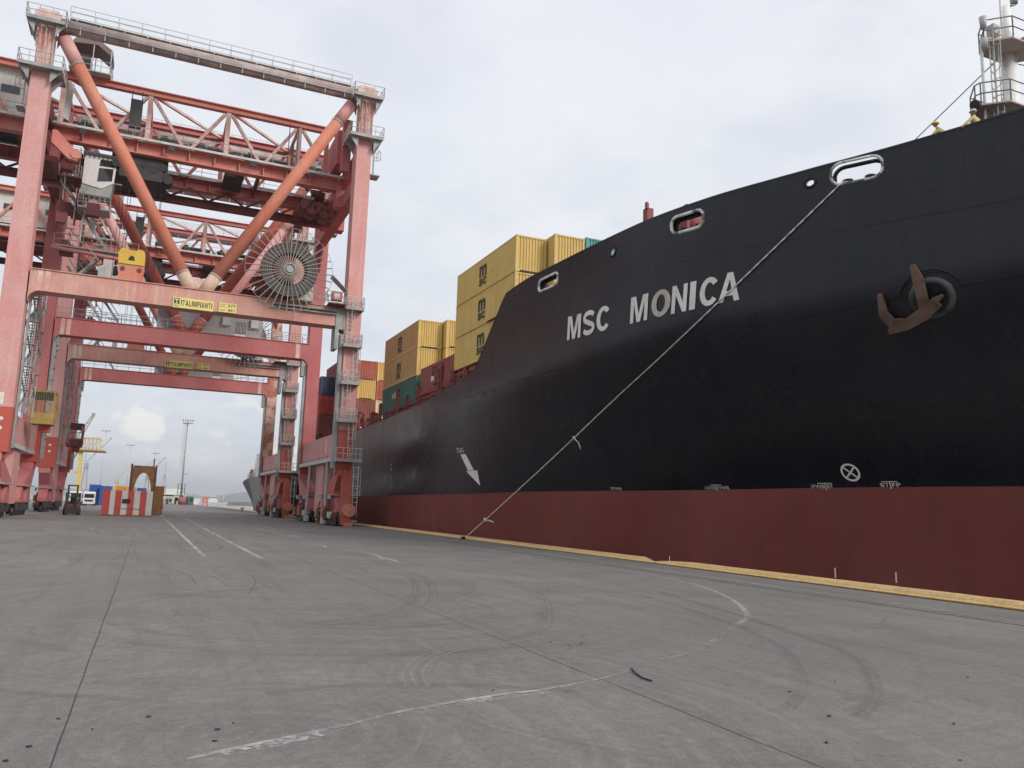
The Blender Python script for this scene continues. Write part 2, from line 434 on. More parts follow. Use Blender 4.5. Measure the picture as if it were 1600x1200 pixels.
def ribbon(name, pts, wd, m, k=6, z=None):
    if z is None: z = zlev[0]; zlev[0] += .0004
    L = smooth_line([(p[0], p[1]) for p in pts], k) if k > 1 else [Vector(p) for p in pts]
    vs = []
    for i, p in enumerate(L):
        a = L[max(0, i-1)]; c = L[min(len(L)-1, i+1)]; tn = (c-a).normalized(); nn = Vector((-tn.y, tn.x))
        vs += [(p.x+nn.x*wd/2, p.y+nn.y*wd/2, z), (p.x-nn.x*wd/2, p.y-nn.y*wd/2, z)]
    return MB().add(vs, [(2*i, 2*i+1, 2*i+3, 2*i+2) for i in range(len(L)-1)]).build(name, m, quay)
# slab joints (6 m bays), slightly ragged
for X, y0, y1, wd in ((-.50, 3, 56, .011), (5.48, 3, 27, .009), (11.5, 6, 40, .006)):
    pts = [(X+random.uniform(-.007, .007), y0+(y1-y0)*i/60) for i in range(61)]
    ribbon('expansion_joint', pts, wd, CRACK, 1)
# long worn white curve
WC = [(.52,7.35),(1.16,7.65),(2.04,8.03),(2.65,8.36),(3.83,8.76),(4.54,8.89),(5.68,9.33),(7.16,10.33),(8.8,11.41),(10.94,13.27),(12.19,14.51),(14.03,17.38),(15.48,20.66),(16.1,23.24),(16.24,25.86),(15.85,30.0),(15.9,33.19),(16.61,44.21),(17.2,56.56)]
ribbon('lane_marking', WC[:10], .15, PAINT_W)
ribbon('lane_marking', [(p[0]-.04, p[1]+.10) for p in WC[:8]], .07, PAINT_F)
ribbon('lane_marking', WC[9:], .13, PAINT_F)
for X0, X1, y0, y1 in ((2.14, 1.7, 32.9, 120), (4.1, 4.0, 32., 150)):
    ribbon('lane_marking', [(X0, y0), (X0+(X1-X0)*.3, y0+30), (X1, y1)], .17, PAINT_L)
for a, b_ in (((8.0,74),(8.84,51.6)), ((9.2,38.1),(8.95,30.5)), ((7.72,44.97),(8.5,42.3)), ((8.44,42.5),(8.2,40.6)), ((12.97,43.45),(13.3,39.8)), ((14.0,43),(14.78,35.3)), ((11.81,35.97),(12.43,34.65)), ((-5.68,58.5),(-4.98,56.6)), ((-3.4,62.3),(-2.12,54.9)), ((-.9,54.5),(-.36,53.7)), ((8.71,32.7),(8.67,31.5)), ((9.0,75),(10.9,45)), ((17.9,14),(17.9,75))):
    ribbon('lane_marking', [a, b_], .14, PAINT_F if a[0] > 10 else PAINT_L, 2)
def scuff(pts, wd, m):
    """one tyre's track: a few thin, uneven rubber lines side by side"""
    k = 1 if wd < .06 else random.choice([3, 4])
    for q in range(k):
        o_ = 0 if k == 1 else (q/(k-1)-.5)*wd*1.6+random.uniform(-.02, .02); n = len(pts)
        L = [Vector((p[0], p[1])) for p in pts]; out = []
        for i, p in enumerate(L):
            t = (L[min(i+1, n-1)]-L[max(i-1, 0)]).normalized(); out.append(p+Vector((-t.y, t.x))*o_)
        ribbon('tyre_mark', out, random.uniform(.012, .035) if k > 1 else wd*.7, m)
# tyre marks
for pts, wd in (([(-.11,29.57),(.75,27.43),(1.24,24.69),(1.3,22.28)], .05), ([(1.09,27.68),(1.82,24.67),(2.03,21.56)], .045), ([(1.92,28.48),(2.72,26.91),(2.87,24.),(2.75,22.33),(2.31,19.9)], .05), ([(.62,16.2),(.75,17.05)], .04),
        ([(7.53,24.39),(6.85,21.44),(5.63,17.88),(4.43,15.89),(2.77,14.88)], .14), ([(7.9,24.39),(7.2,21.24),(5.9,17.48),(4.6,15.49),(2.9,14.5)], .10),
        ([(11.96,18.41),(11.17,14.69),(10.07,11.46),(8.79,9.41),(7.56,8.04),(6.67,7.31)], .10), ([(13.02,19.09),(11.92,14.56),(10.91,11.27),(10.16,9.58),(8.5,7.78),(7.23,6.85)], .10),
        ([(9.99,23.15),(9.16,18.76),(7.7,15.31),(6.25,13.02),(4.41,12.12),(2.26,11.1),(.67,10.69)], .14), ([(4.84,8.81),(3.62,9.5),(2.51,9.8),(1.4,9.66)], .1)):
    scuff(pts, wd, RUBBER if wd < .06 else RUBBER2)
for i in range(40):
    cx, cy = random.choice([(4, 17), (3, 22), (-7, 24), (6, 9), (10, 26), (-3, 40)]); rad = random.uniform(2.5, 9)
    a0 = random.uniform(0, 6.28); a1 = a0+random.uniform(.6, 1.7); sq = random.uniform(.8, 1.2)
    pts = [(cx+rad*math.cos(a0+(a1-a0)*q/6), cy+rad*sq*math.sin(a0+(a1-a0)*q/6)) for q in range(7)]
    if min(p[1] for p in pts) < 4.5 or max(p[0] for p in pts) > 18: continue
    scuff(pts, random.choice([.04, .05, .16, .24]), random.choice([RUBBER2, RUBBER2, SCRUB, RUBBER]))
for i in range(16):
    X = random.uniform(-14, 15); y0 = random.uniform(20, 60)
    scuff([(X, y0), (X+random.uniform(-.6, .6), y0+12), (X+random.uniform(-1.5, 1.5), y0+26)], random.choice([.2, .28]), random.choice([RUBBER2, SCRUB]))
# crane rails let into the quay (flush steel in a dark slot)
for X in (-12.1, 17.35):
    ribbon('rail_slot', [(X-.0, -20), (X, 300)], .26, CRACK, 1, .003)
    MB().bx(X-.04, X+.04, -20, 300, .0045, .0055).build('crane_rail', GREY, quay)

# raised yellow coping along the edge, in two lengths with rounded-off ends
def yellow_mat():
    return mat('worn_yellow_coping', (.54, .35, .145), (.60, .42, .20), .8, 1.6, streak=0, fine=.22)
KERB = yellow_mat()
KERB2 = mat('worn_yellow_rail', (.62, .44, .19), (.54, .34, .13), .75, 2.2, fine=.2)
def coping(y0, y1, taper0, taper1):
    ys = [y0+(y1-y0)*(i/90)**1.0 for i in range(91)]
    b = MB()
    prof = []
    for y in ys:
        h = min(1, max(0., (y-y0)/taper0))**.5 if taper0 else 1; h *= min(1, max(0., (y1-y)/taper1))**.5 if taper1 else 1
        h = .03+.15*h+random.uniform(-.004, .004); j = random.uniform(-.006, .006)
        prof.append([(20.13+j, y, .0), (20.12+j, y, .055), (20.20+j, y, .09), (20.24+j, y, h*.72), (20.34+j, y, h), (20.74, y, h+.012), (20.86, y, h*.85), (20.88, y, -.5)])
    vs = [p for r_ in prof for p in r_]; n = 8
    b.add(vs, [(i*n+j, i*n+j+1, (i+1)*n+j+1, (i+1)*n+j) for i in range(90) for j in range(7)])
    b.add(prof[0], [tuple(range(8))]); b.add(prof[-1], [tuple(range(7, -1, -1))])
    return b.build('coping', KERB, quay)
coping(-30, 30.6, 0, 2.6); coping(30.9, 88, .35, 0); coping(88.4, 160, .3, 0); coping(161, 300, .3, 0)
MB().bx(20.155, 20.9, 29.5, 32, -.4, .035).build('coping', KERB, quay)
MB().tube((20.105, -30, .045), (20.105, 300, .045), .028, n=6).build('edge_strip', KERB2, quay)
MB().box((20.5, 29.3, .20), (.02, .012, .30)).build('marker_pin', LGREY, quay)

# sea
def sea_mat():
    m = bpy.data.materials.new('harbour_water'); m.use_nodes = True; t = m.node_tree; t.nodes.clear(); b = NB(t)
    o = b.n('ShaderNodeOutputMaterial'); p = b.n('ShaderNodeBsdfPrincipled'); b.l(p.outputs[0], o.inputs[0])
    p.inputs['Base Color'].default_value = (.03, .05, .055, 1); p.inputs['Roughness'].default_value = .12
    pos = b.n('ShaderNodeNewGeometry').outputs['Position']
    bm = b.n('ShaderNodeBump'); bm.inputs['Strength'].default_value = .35; bm.inputs['Distance'].default_value = .15
    b.l(b.noise(pos, .5, 5, .6), bm.inputs['Height']); b.l(bm.outputs[0], p.inputs['Normal']); return m
MB().add([(-26000,-6000,-2.2),(26000,-6000,-2.2),(26000,26000,-2.2),(-26000,26000,-2.2)], [(0,1,2,3)]).build('sea', sea_mat(), kind='structure')
# far coast hills
HILL = mat('hill_scrub', (.045, .06, .04), (.075, .075, .055), .95, .004)
def ridge(D, az0, az1, hf, depth):
    b = MB(); n = 90; rows = []
    for i in range(n+1):
        az = R(az0+(az1-az0)*i/n); h = hf(i/n)
        dr = Vector((math.sin(az), math.cos(az), 0))
        rows.append([dr*(D-depth*.1)+Vector((0,0,-4)), dr*D+Vector((0,0,h*.35)), dr*(D+depth*.4)+Vector((0,0,h)), dr*(D+depth)+Vector((0,0,-4))])
    b.add([p for r_ in rows for p in r_], [(i*4+j, (i+1)*4+j, (i+1)*4+j+1, i*4+j+1) for i in range(n) for j in range(3)], True)
    return b
def hf1(t):
    e = min(1, t*3.2)*min(1, (1-t)*6)
    return e*(150+70*math.sin(t*7.3+.4)+35*math.sin(t*19+1)+14*math.sin(t*47))
ridge(9500, 2.2, 24, hf1, 1500).build('hills', HILL, kind='structure')
def hf2(t): return min(1, t*5)*min(1, (1-t)*5)*(95+40*math.sin(t*9+2)+20*math.sin(t*31))
ridge(11500, -16, 6, hf2, 1500).build('hills', HILL, kind='structure')
# breakwater arm with a small white coaster moored off it
BREAK = mat('breakwater_stone', (.16, .155, .15), (.22, .21, .20), .9, .2)
bw = MB()
for i in range(46):
    X = 72+i*5.5; bw.box((X, 905+i*1.2, -1.2), (6.4, 9+random.uniform(-1, 1), 5.2+random.uniform(-.4, .4)), Matrix.Rotation(random.uniform(-.1, .1), 3, 'Z'))
tag(bw.build('breakwater', BREAK), 'long low grey stone breakwater far out on the water', 'breakwater')
# ------------------------------------------------------------------ the black container ship
def interp(x,pts):
    # monotone-ish cubic (finite difference tangents, limited)
    n=len(pts)
    if x<=pts[0][0]: return pts[0][1]
    if x>=pts[-1][0]: return pts[-1][1]
    for i in range(n-1):
        if x<=pts[i+1][0]: break
    d=[(pts[k+1][1]-pts[k][1])/(pts[k+1][0]-pts[k][0]) for k in range(n-1)]
    def tan(k):
        if k==0: return d[0]
        if k==n-1: return d[-1]
        a,b=d[k-1],d[k]
        return 0 if a*b<=0 else 2*a*b/(a+b)
    x0,y0=pts[i];x1,y1=pts[i+1];h=x1-x0;t=(x-x0)/h
    m0,m1=tan(i)*h,tan(i+1)*h
    return (2*t**3-3*t**2+1)*y0+(t**3-2*t**2+t)*m0+(-2*t**3+3*t**2)*y1+(t**3-t**2)*m1
CL=38.5
XT=[(5.5,38.5),(6.2,37.2),(8,35.6),(11,34.2),(15,32.5),(19.3,30.3),(23.5,28.1),(27.1,26.15),(31.5,24.06),(35.6,23.0),(41.9,22.35),(51,22.0),(60,22.0)]
XB=[(12,38.5),(15,36.3),(21.6,32.4),(28.3,29.6),(37.2,26.6),(50.6,23.7),(60,22.6),(75,22.0),(90,22.0)]
ZT=[(5.5,19.2),(19.3,18.4),(23.5,18.1),(27.1,17.9),(31.5,17.7),(35.6,17.6),(41.9,17.5),(47.3,17.5),(51.5,17.28)]
ZD=[(51.5,17.28),(57.2,12.55),(60,12.2),(63,11.86),(71,11.3),(83,10.99),(97,10.71),(130,10.5),(250,10.4)]
def z_top(Y):
    if Y<=51.5: return interp(Y,ZT)
    for i in range(len(ZD)-1):
        if Y<=ZD[i+1][0]:
            t=(Y-ZD[i][0])/(ZD[i+1][0]-ZD[i][0]); return ZD[i][1]+t*(ZD[i+1][1]-ZD[i][1])
    return ZD[-1][1]
def z_boot(Y): return interp(Y,[(12,3.74),(21.6,3.68),(28.3,3.6),(37.2,3.44),(50.6,3.35),(60,3.2),(92,3.11),(250,3.0)])
def z_kn(Y): return interp(Y,[(5,12.4),(23,11.5),(29,10.95),(40,10.8),(57,10.7),(97,10.2),(250,10)])
def hull_x(Y,z):
    xt=interp(Y,XT); zk=z_kn(Y); zb=z_boot(Y)
    xk=xt+0.12*min(1,max(0,(60-Y)/20))
    if z>=zk:
        return xk+(xt-xk)*min(1,(z-zk)/5.)
    xb=interp(Y,XB) if Y>12 else CL
    if z<=zb: return xb+ (zb-z)*0.02
    t=(z-zb)/(zk-zb)
    return xk+(xb-xk)*(1-t)**0.9
ship = thing('container_ship', (38.5, 80, -2.2), 'huge black container ship with red bottom and white name on its bow, along the quay', 'ship')
YS = [5.5,5.7,6.0,6.5,7.2,8,9,10,11,12,13,14,15,16,17,18,19]+[19+.6*i for i in range(1, 70)]+[61+i*2 for i in range(0, 10)]+[80+i*5 for i in range(14)]
YS = sorted(set(round(y, 2) for y in YS))
def stern_in(Y): return 0 if Y < 128 else ((Y-128)/17)**2*5.5
def hx(Y, z): return hull_x(Y, z)+stern_in(Y)
def levels(Y):
    zb, zk, zt = z_boot(Y), z_kn(Y), z_top(Y)
    low = [-2.8, -1.6, -.4, .8, 2.0, zb]
    mid = [zb+(zk-zb)*q/9 for q in range(1, 10)]
    zt = max(zt, zk+.1)
    up = [zk+(zt-zk)*q/4 for q in range(1, 5)]
    return low, mid, up
hb = MB(); hr = MB()
FA, FB = 15., 50.                # stretch of bulwark that carries the mooring holes
def rings_for(Ys, strip):
    lo_, hi_ = [], []
    for Y in Ys:
        low, mid, up = levels(Y)
        if strip: zt = z_top(Y)-2.2; zk = z_kn(Y); up = [zk+(zt-zk)*q/4 for q in range(1, 5)]
        xx = lambda z: min(hx(Y, z), CL)      # raked stem: the sides close on the centre line
        lo_.append([(xx(z), Y, z) for z in low]); hi_.append([(xx(z), Y, z) for z in [low[-1]]+mid+up])
    return lo_, hi_
def skin(b, rings, mirror):
    n = len(rings[0]); vs = [((2*CL-p[0]) if mirror else p[0], p[1], p[2]) for r_ in rings for p in r_]
    fs = []
    for i in range(len(rings)-1):
        for j in range(n-1):
            f = (i*n+j, i*n+j+1, (i+1)*n+j+1, (i+1)*n+j)
            if all(abs(rings[a//n][a % n][0]-CL) < 1e-6 for a in f): continue     # slivers ahead of the stem
            fs.append(f if mirror else f[::-1])
    b.add(vs, fs, True)
YS = sorted(set(YS+[FA, FB]))
for mir in (False, True):
    for a_, b_, st in ((0, FA, True and False), (FA, FB, not mir), (FB, 200, False)):
        lo_, hi_ = rings_for([y for y in YS if a_ <= y <= b_], st)
        skin(hr, lo_, mir); skin(hb, hi_, mir)
# bulwark strip with the fairlead openings really cut through
HOLES = [(24.92, 17.43, .93, .49, .40), (32.45, 16.83, .93, .43, .36), (45.05, 16.58, 1.22, .37, .33), (26.69, 17.31, .20, .20, .199), (37.95, 16.66, .25, .25, .249)]
def in_hole(Y, z):
    for cy, cz, hw, hh, rd in HOLES:
        qx, qz = abs(Y-cy)-(hw-rd), abs(z-cz)-(hh-rd)
        if math.hypot(max(qx, 0), max(qz, 0))+min(max(qx, qz), 0) < rd: return True
    return False
nY = int((FB-FA)/.09); nz = 26
sy = [FA+(FB-FA)*i/nY for i in range(nY+1)]
vs = []
for y in sy:
    zt = z_top(y)
    for j in range(nz+1): z = zt-2.2+2.2*j/nz; vs.append((hx(y, z), y, z))
fs = []
for i in range(nY):
    for j in range(nz):
        yc = (sy[i]+sy[i+1])/2; zc = z_top(yc)-2.2+2.2*(j+.5)/nz
        if not in_hole(yc, zc): fs.append((i*(nz+1)+j, (i+1)*(nz+1)+j, (i+1)*(nz+1)+j+1, i*(nz+1)+j+1))
hb.add(vs, fs, True)
# transom and main deck
hb.add([(hx(145, z) if s_ == 0 else 2*CL-hx(145, z), 145, z) for s_ in (0, 1) for z in (-2.8, 3.1, 10.)], [(0,1,4,3), (1,2,5,4)])
for y0, y1, z in ((56, 145, 10.1), (10, 56, 16.2)):
    ys = [y0+(y1-y0)*i/24 for i in range(25)]
    zf = (lambda y: min(z, z_top(y)-.25)) if z < 12 else (lambda y: z)
    hb.add([p for y in ys for p in ((min(hx(y, zf(y))+.3, CL), y, zf(y)), (2*CL-min(hx(y, zf(y))+.3, CL), y, zf(y)))], [(2*i, 2*i+2, 2*i+3, 2*i+1) for i in range(24)])
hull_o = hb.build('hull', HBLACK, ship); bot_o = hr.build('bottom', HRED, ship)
# rail cap along the bulwark / sheer strake
cap = MB(); pts = []
for Y in YS:
    if Y < 128: pts.append((min(hx(Y, z_top(Y))+.06, CL), Y, z_top(Y)+.02))
cap.path(pts, .09, 5); cap.build('bulwark_rail', HBLACK, ship)

def on_hull(Y, z, out=.03):
    """point just proud of the plating"""
    e = .15
    p = Vector((hx(Y, z), Y, z)); a = Vector((hx(Y+e, z), Y+e, z))-p; b = Vector((hx(Y, z+e), Y, z+e))-p
    n = a.cross(b).normalized(); n = n if n.x < 0 else -n
    return p+n*out
def hull_text(s, Y0, z0, Y1, z1, h0, h1, m=WLINE, name='lettering', shear=0., offset=.012, lean=0.):
    def fn(u, v):
        Y = Y0+(Y1-Y0)*u; z = z0+(z1-z0)*u; h = h0+(h1-h0)*u
        return on_hull(Y-lean*v*h, z+v*h)
    return lettering(s, fn, m, ship, name, offset, shear)
# ship's name, letter by letter:  M S C   M O N I C A  (pixel columns of the photo turned into metres along the side)
def strip(line, wd):
    """quads along a centre line given in the letter's unit box"""
    out = []
    for i in range(len(line)-1):
        q = []
        for k in (i, i+1):
            a = Vector(line[max(k-1, 0)]); c_ = Vector(line[min(k+1, len(line)-1)]); t = (c_-a).normalized(); n = Vector((-t.y, t.x))*wd/2; p = Vector(line[k]); q += [p+n, p-n]
        out.append([q[0], q[1], q[3], q[2]])
    return out
def arc(cx, cy, rx, ry, a0, a1, n): return [(cx+rx*math.cos(R(a0+(a1-a0)*i/n)), cy+ry*math.sin(R(a0+(a1-a0)*i/n))) for i in range(n+1)]
def bandarc(a0, a1, n, w=.275, h=.18): 
    o_, i_ = arc(.5, .5, .5, .5, a0, a1, n), arc(.5, .5, .5-w, .5-h, a0, a1, n)
    return [[o_[i], o_[i+1], i_[i+1], i_[i]] for i in range(n)]
def mirror(pl): return [[(1-p[0], p[1]) for p in q][::-1] for q in pl]
AL = [[(0,0),(.25,0),(.315,.2),(.5,.2),(.5,.37),(.37,.37),(.5,.77),(.5,1),(.365,1)]]
GL = {'M': [[(0,0),(.19,0),(.19,.74),(.40,0),(.60,0),(.81,.74),(.81,0),(1,0),(1,1),(.70,1),(.5,.30),(.30,1),(0,1)]],
      'N': [[(0,0),(.25,0),(.25,.66),(.74,0),(1,0),(1,1),(.75,1),(.75,.36),(.27,1),(0,1)]], 'I': [[(0,0),(1,0),(1,1),(0,1)]],
      'A': AL+mirror(AL), 'O': bandarc(0, 360, 36), 'C': bandarc(38, 322, 30),
      'S': strip(arc(.5, .725, .37, .19, 20, 255, 14)+arc(.5, .275, .38, .19, 78, -162, 14), .195)}
BL = {'T': [[(.38,0),(.62,0),(.62,.8),(.38,.8)], [(0,.803),(1,.803),(1,1),(0,1)]], 'L': [[(0,0),(1,0),(1,.19),(.27,.19),(.27,1),(0,1)]],
      'P': [[(0,0),(.27,0),(.27,1),(0,1)], [(.273,.36),(.70,.36),(.93,.46),(1,.67),(.74,.68),(.72,.60),(.62,.54),(.273,.54)], [(.273,.82),(.62,.82),(.72,.76),(.74,.683),(1,.673),(.93,.89),(.70,1),(.273,1)]]}
GL.update(BL)
def block_text(s, x0, x1, y, z, h, m, parent):
    """heavy sans capitals on an upright board facing -Y"""
    wd = {'I': .26, 'M': .95, 'N': .78, 'A': .84, 'T': .72, 'L': .62, 'P': .70}; tot = sum(wd[c_] for c_ in s)+.16*(len(s)-1); k = (x1-x0)/tot; x = x0
    for c_ in s:
        b = MB()
        for pl in GL[c_]: b.add([(x+u*wd[c_]*k, y, z+v*h) for u, v in pl], [tuple(range(len(pl)))])
        b.build('letter', m, parent); x += (wd[c_]+.16)*k
def name_letter(ch, Ya, Yb, za, zb, lean=.10):
    OLD = mat('stained_hull_lettering', (.52, .48, .40), (.40, .33, .25), .6, 2.)
    b = MB(); hgt = 1.42
    for pl in GL[ch]:
        b.add([on_hull(Ya+(Yb-Ya)*u-lean*v*hgt, za+(zb-za)*u+v*hgt, .035) for u, v in pl], [tuple(range(len(pl)))])
    return b.build('letter', OLD if ch == 'O' else WLINE, ship)
for ch, Ya, Yb, za, zb in (('M',42.62,41.14,12.36,12.29),('S',40.95,39.66,12.30,12.27),('C',39.52,38.2,12.27,12.24),('M',36.47,35.12,12.22,12.2),('O',34.85,33.58,12.2,12.2),('N',33.5,32.58,12.21,12.21),('I',32.42,32.08,12.22,12.22),('C',31.85,30.82,12.24,12.26),('A',30.84,29.82,12.28,12.3)):
    name_letter(ch, Ya, Yb, za, zb)
# tug arrow and its word
def hull_poly(name, pts, m=WLINE, out=.03):
    return MB().add([on_hull(y, z, out) for y, z in pts], [tuple(range(len(pts)))]).build(name, m, ship)
ar = MB()
ar.add([on_hull(y, z) for y, z in ((60.33,6.31),(58.95,5.0),(57.9,5.02),(59.31,6.31))], [(0,1,2,3)])
ar.add([on_hull(y, z) for y, z in ((59.33,4.97),(56.96,3.81),(57.32,4.97))], [(0,1,2)])
ar.build('arrow', WLINE, ship)
hull_text('TUG', 61.15, 6.46, 59.7, 6.44, .38, .38, offset=.0)
# bow thruster mark: ring with a diagonal cross
cm = MB(); cy, cz, r_ = 27.82, 4.29, .40
N_ = 40
for i in range(N_):
    a0, a1 = 2*math.pi*i/N_, 2*math.pi*(i+1)/N_
    cm.add([on_hull(cy+q*math.cos(a), cz+q*math.sin(a)) for q, a in ((r_,a0),(r_,a1),(r_-.085,a1),(r_-.085,a0))], [(0,1,2,3)])
for q in (.78, .78+math.pi/2):
    e = Vector((math.cos(q), math.sin(q))); p_ = Vector((-e.y, e.x))*.035
    cm.add([on_hull(cy+s_*e.x*(r_-.06)+t_*p_.x, cz+s_*e.y*(r_-.06)+t_*p_.y, .034) for s_, t_ in ((-1,-1),(1,-1),(1,1),(-1,1))], [(0,1,2,3)])
cm.build('thruster_mark', WLINE, ship)
for a, b_, Y0, Y1, z0 in (('BT', 'FP', 26.75, 25.95, 3.645), ('1FWB', 'BT', 29.8, 28.8, 3.575), ('1AWB', '1FWB', 35.4, 34.0, 3.50)):
    ym = Y0+(Y1-Y0)*(len(a)/(len(a)+len(b_)))
    hull_text(a, Y0, z0, ym+.06, z0, .17, .17, offset=0.); hull_text(b_, ym-.06, z0, Y1, z0, .17, .17, offset=0.)
    mk = MB()
    mk.add([on_hull(y, z, .032) for y, z in ((ym+.32,z0+.245),(ym-.32,z0+.245),(ym-.32,z0+.215),(ym+.32,z0+.215))], [(0,1,2,3)])
    mk.add([on_hull(y, z, .034) for y, z in ((ym+.018,z0+.22),(ym-.018,z0+.22),(ym-.018,z0-.09),(ym+.018,z0-.09))], [(0,1,2,3)]); mk.build('frame_mark', WLINE, ship)
hull_text('V1WB', 42.2, 3.455, 41.3, 3.455, .2, .15, offset=0.)
for Y in (28.9, 26.36):
    hull_poly('draft_tick', ((Y+.03,-.55),(Y-.03,-.55),(Y-.03,-.1),(Y+.03,-.1)))
hull_poly('load_mark', ((79.3,6.3),(79.05,6.3),(79.05,6.1),(79.3,6.1))); hull_poly('load_mark', ((79.4,5.8),(79.0,5.8),(79.2,5.5)))
# mooring holes: rounded rims, rollers
def rrect(cy, cz, hw, hh, rd, n=6):
    pts = []
    for sx, sz, a0 in ((1,1,0),(-1,1,90),(-1,-1,180),(1,-1,270)):
        for i in range(n+1):
            a = R(a0+90*i/n); pts.append((cy+sx*(hw-rd)+rd*math.cos(a), cz+sz*(hh-rd)+rd*math.sin(a)))
    return pts+[pts[0]]
RIM = mat('polished_rim', (.80, .79, .77), (.14, .135, .135), .4, 1.6, lo=.50, hi=.62)
def rim(i, r, m, out, name, grow=.02, dz=0):
    cy, cz, hw, hh, rd = HOLES[i]
    b = MB(); b.path([on_hull(y, z+dz, out) for y, z in rrect(cy, cz, hw+grow, hh+grow, rd+grow)], r, 8); return b
for i, r in ((0, .065), (1, .09), (2, .085)):
    f = rim(i, r, None, .0, None).build('fairlead', RIM if i else mat('highlit_black_rim', (.10,.10,.10), (.74,.73,.72), .4, 1.8, lo=.40, hi=.52), ship)  # first rim: white highlights painted as pale patches on black
    # heavy black casting just inboard of the plate
    rim(i, .10, None, -.32 if i else -.6, None, -.10 if i else .02).build('casting', HBLACK, f)
    cy, cz, hw, hh, rd = HOLES[i]
    for q in (-.45, .45):
        p = on_hull(cy+q*hw, cz-hh, -.45); MB().tube(p-Vector((0,0,.1)), p+Vector((0,0,.28)), .24, .24, 14).build('roller', HBLACK, f)
    if i == 0: continue
    # trunk through the double bulwark
    tr_ = MB(); pts = rrect(cy, cz, hw, hh, rd)
    tr_.add([on_hull(y, z, o_) for y, z in pts for o_ in (.0, -.34)], [(2*k, 2*k+1, 2*k+3, 2*k+2) for k in range(len(pts)-1)], True)
    tr_.build('trunk', HBLACK, f)
for i in (3, 4):
    f = rim(i, .07, None, .0, None).build('bow_hole', HBLACK, ship)
    rim(i, .04, None, -.15, None, 0).build('casting', RIM, f)
# rim highlights: pale tone painted into the first fairlead's black rim
# knuckle seam: narrow weld bead along the deck line
bead = MB(); bead.path([on_hull(y, z_kn(y), .0) for y in [14+i*.8 for i in range(60)]], .022, 4); bead.build('knuckle_seam', HBLACK, ship)
for z in (7.0, 14.8):
    bead = MB(); bead.path([on_hull(y, z, .0) for y in ([16+i for i in range(34)] if z > 12 else [22+i for i in range(100)])], .010, 4); bead.build('plate_seam', HBLACK, ship)
# overboard slots under the deck edge
for Y, z in ((55.5,10.6),(53.6,10.62),(48.4,10.65),(46.2,10.66),(44.6,10.66)):
    MB().add([on_hull(y, q, .02) for y, q in ((Y,z),(Y-.7,z),(Y-.7,z-.16),(Y,z-.16))], [(0,1,2,3)]).build('freeing_port', CABLE, ship)

# hawse ring (anchor pocket)
hp = on_hull(22.65, 11.25, .0); hn = (on_hull(22.65, 11.25, 1.)-hp).normalized()
b = MB(); b.ring(hp-hn*.04, hn, .76, .15, 36, 10); hz = b.build('hawse_ring', mat('polished_hawse', (.10, .10, .105), (.014, .0135, .015), .45, .8, lo=.42, hi=.66), ship)
MB().ring(hp-hn*.03, hn, 1.22, .04, 40, 6).build('doubler', HBLACK, hz)
MB().tube(hp-hn*.5, hp+hn*.03, .62, .62, 24).build('pipe', HBLACK, hz)

# deck edge fittings, hatch coaming, lashing structure aft of the break
co = MB()
co.bx(23.6, 23.9, 57, 128, 10.1, 11.6); co.bx(53.1, 53.4, 57, 128, 10.1, 11.6)
for y in [58+i*1.5 for i in range(46)]: co.bx(23.3, 23.6, y, y+.12, 10.1, 11.5)
co.build('hatch_coaming', DECKRED, ship)
hc = MB(); hc.bx(23.9, 53.1, 50.5, 128, 11.2, 11.7); hc.build('hatch_cover', DECKRED, ship)
rl = MB(); rl.railing([(22.25, 61, z_top(61)), (22.25, 70, z_top(70)), (22.25, 83, z_top(83)), (22.25, 97, z_top(97)), (22.25, 120, z_top(120))], 1.0, 1.5, .035, 3); rl.build('deck_railing', DECKRED, ship)
for k, y in enumerate((56.8, 60.2, 63.35, 66.5, 72.9, 76.5, 79.8, 86.5, 90.5, 96.5, 101, 117.5)):
    z0 = z_top(y)-.3; z1 = (13.35, 13.3, 13.6, 14.3, 13.4, 12.9, 13.9, 13.2, 12.6, 13.2, 13.0, 12.8)[k]
    b = MB(); wd = .55 if k % 3 else .8
    b.bx(22.35, 22.55, y-wd/2, y-wd/2+.14, z0, z1); b.bx(22.35, 22.55, y+wd/2-.14, y+wd/2, z0, z1); b.bx(22.37, 23.2, y-wd/2, y+wd/2, z1-.16, z1-.01)
    b.bx(22.42, 22.48, y-wd/2+.14, y+wd/2-.14, z0, z0+(z1-z0)*.35); b.bx(23.0, 23.3, y-wd/2+.02, y+wd/2-.02, z0, z1-.16)
    lb = b.build('lashing_post', DECKRED, ship)
    MB().railing([(22.6, y-1.2, z1-1.), (22.6, y+1.2, z1-1.)], 1., 1.1, .035, 2).build('railing', DECKRED, lb)
for y0, y1, z in ((51.5, 63, 13.25), (64, 72, 12.3), (74, 86, 11.75)):
    b = MB()
    b.bx(22.6, 22.85, y0, y1, z-.3, z); n = int((y1-y0)/2.2)
    for i in range(n+1):
        y = y0+.1+(y1-y0-.2)*i/n; b.bx(22.6, 22.8, y-.1, y+.1, 10.2, z-.3); b.bx(22.8, 24.8, y-.08, y+.08, z-.28, z-.02)
        if i < n and i % 2 == 0: b.bar((22.7, y+.1, 10.4), (22.7, y+(y1-y0-.2)/n-.1, z-.35), .09)
    b.build('container_pedestal', DECKRED, ship)
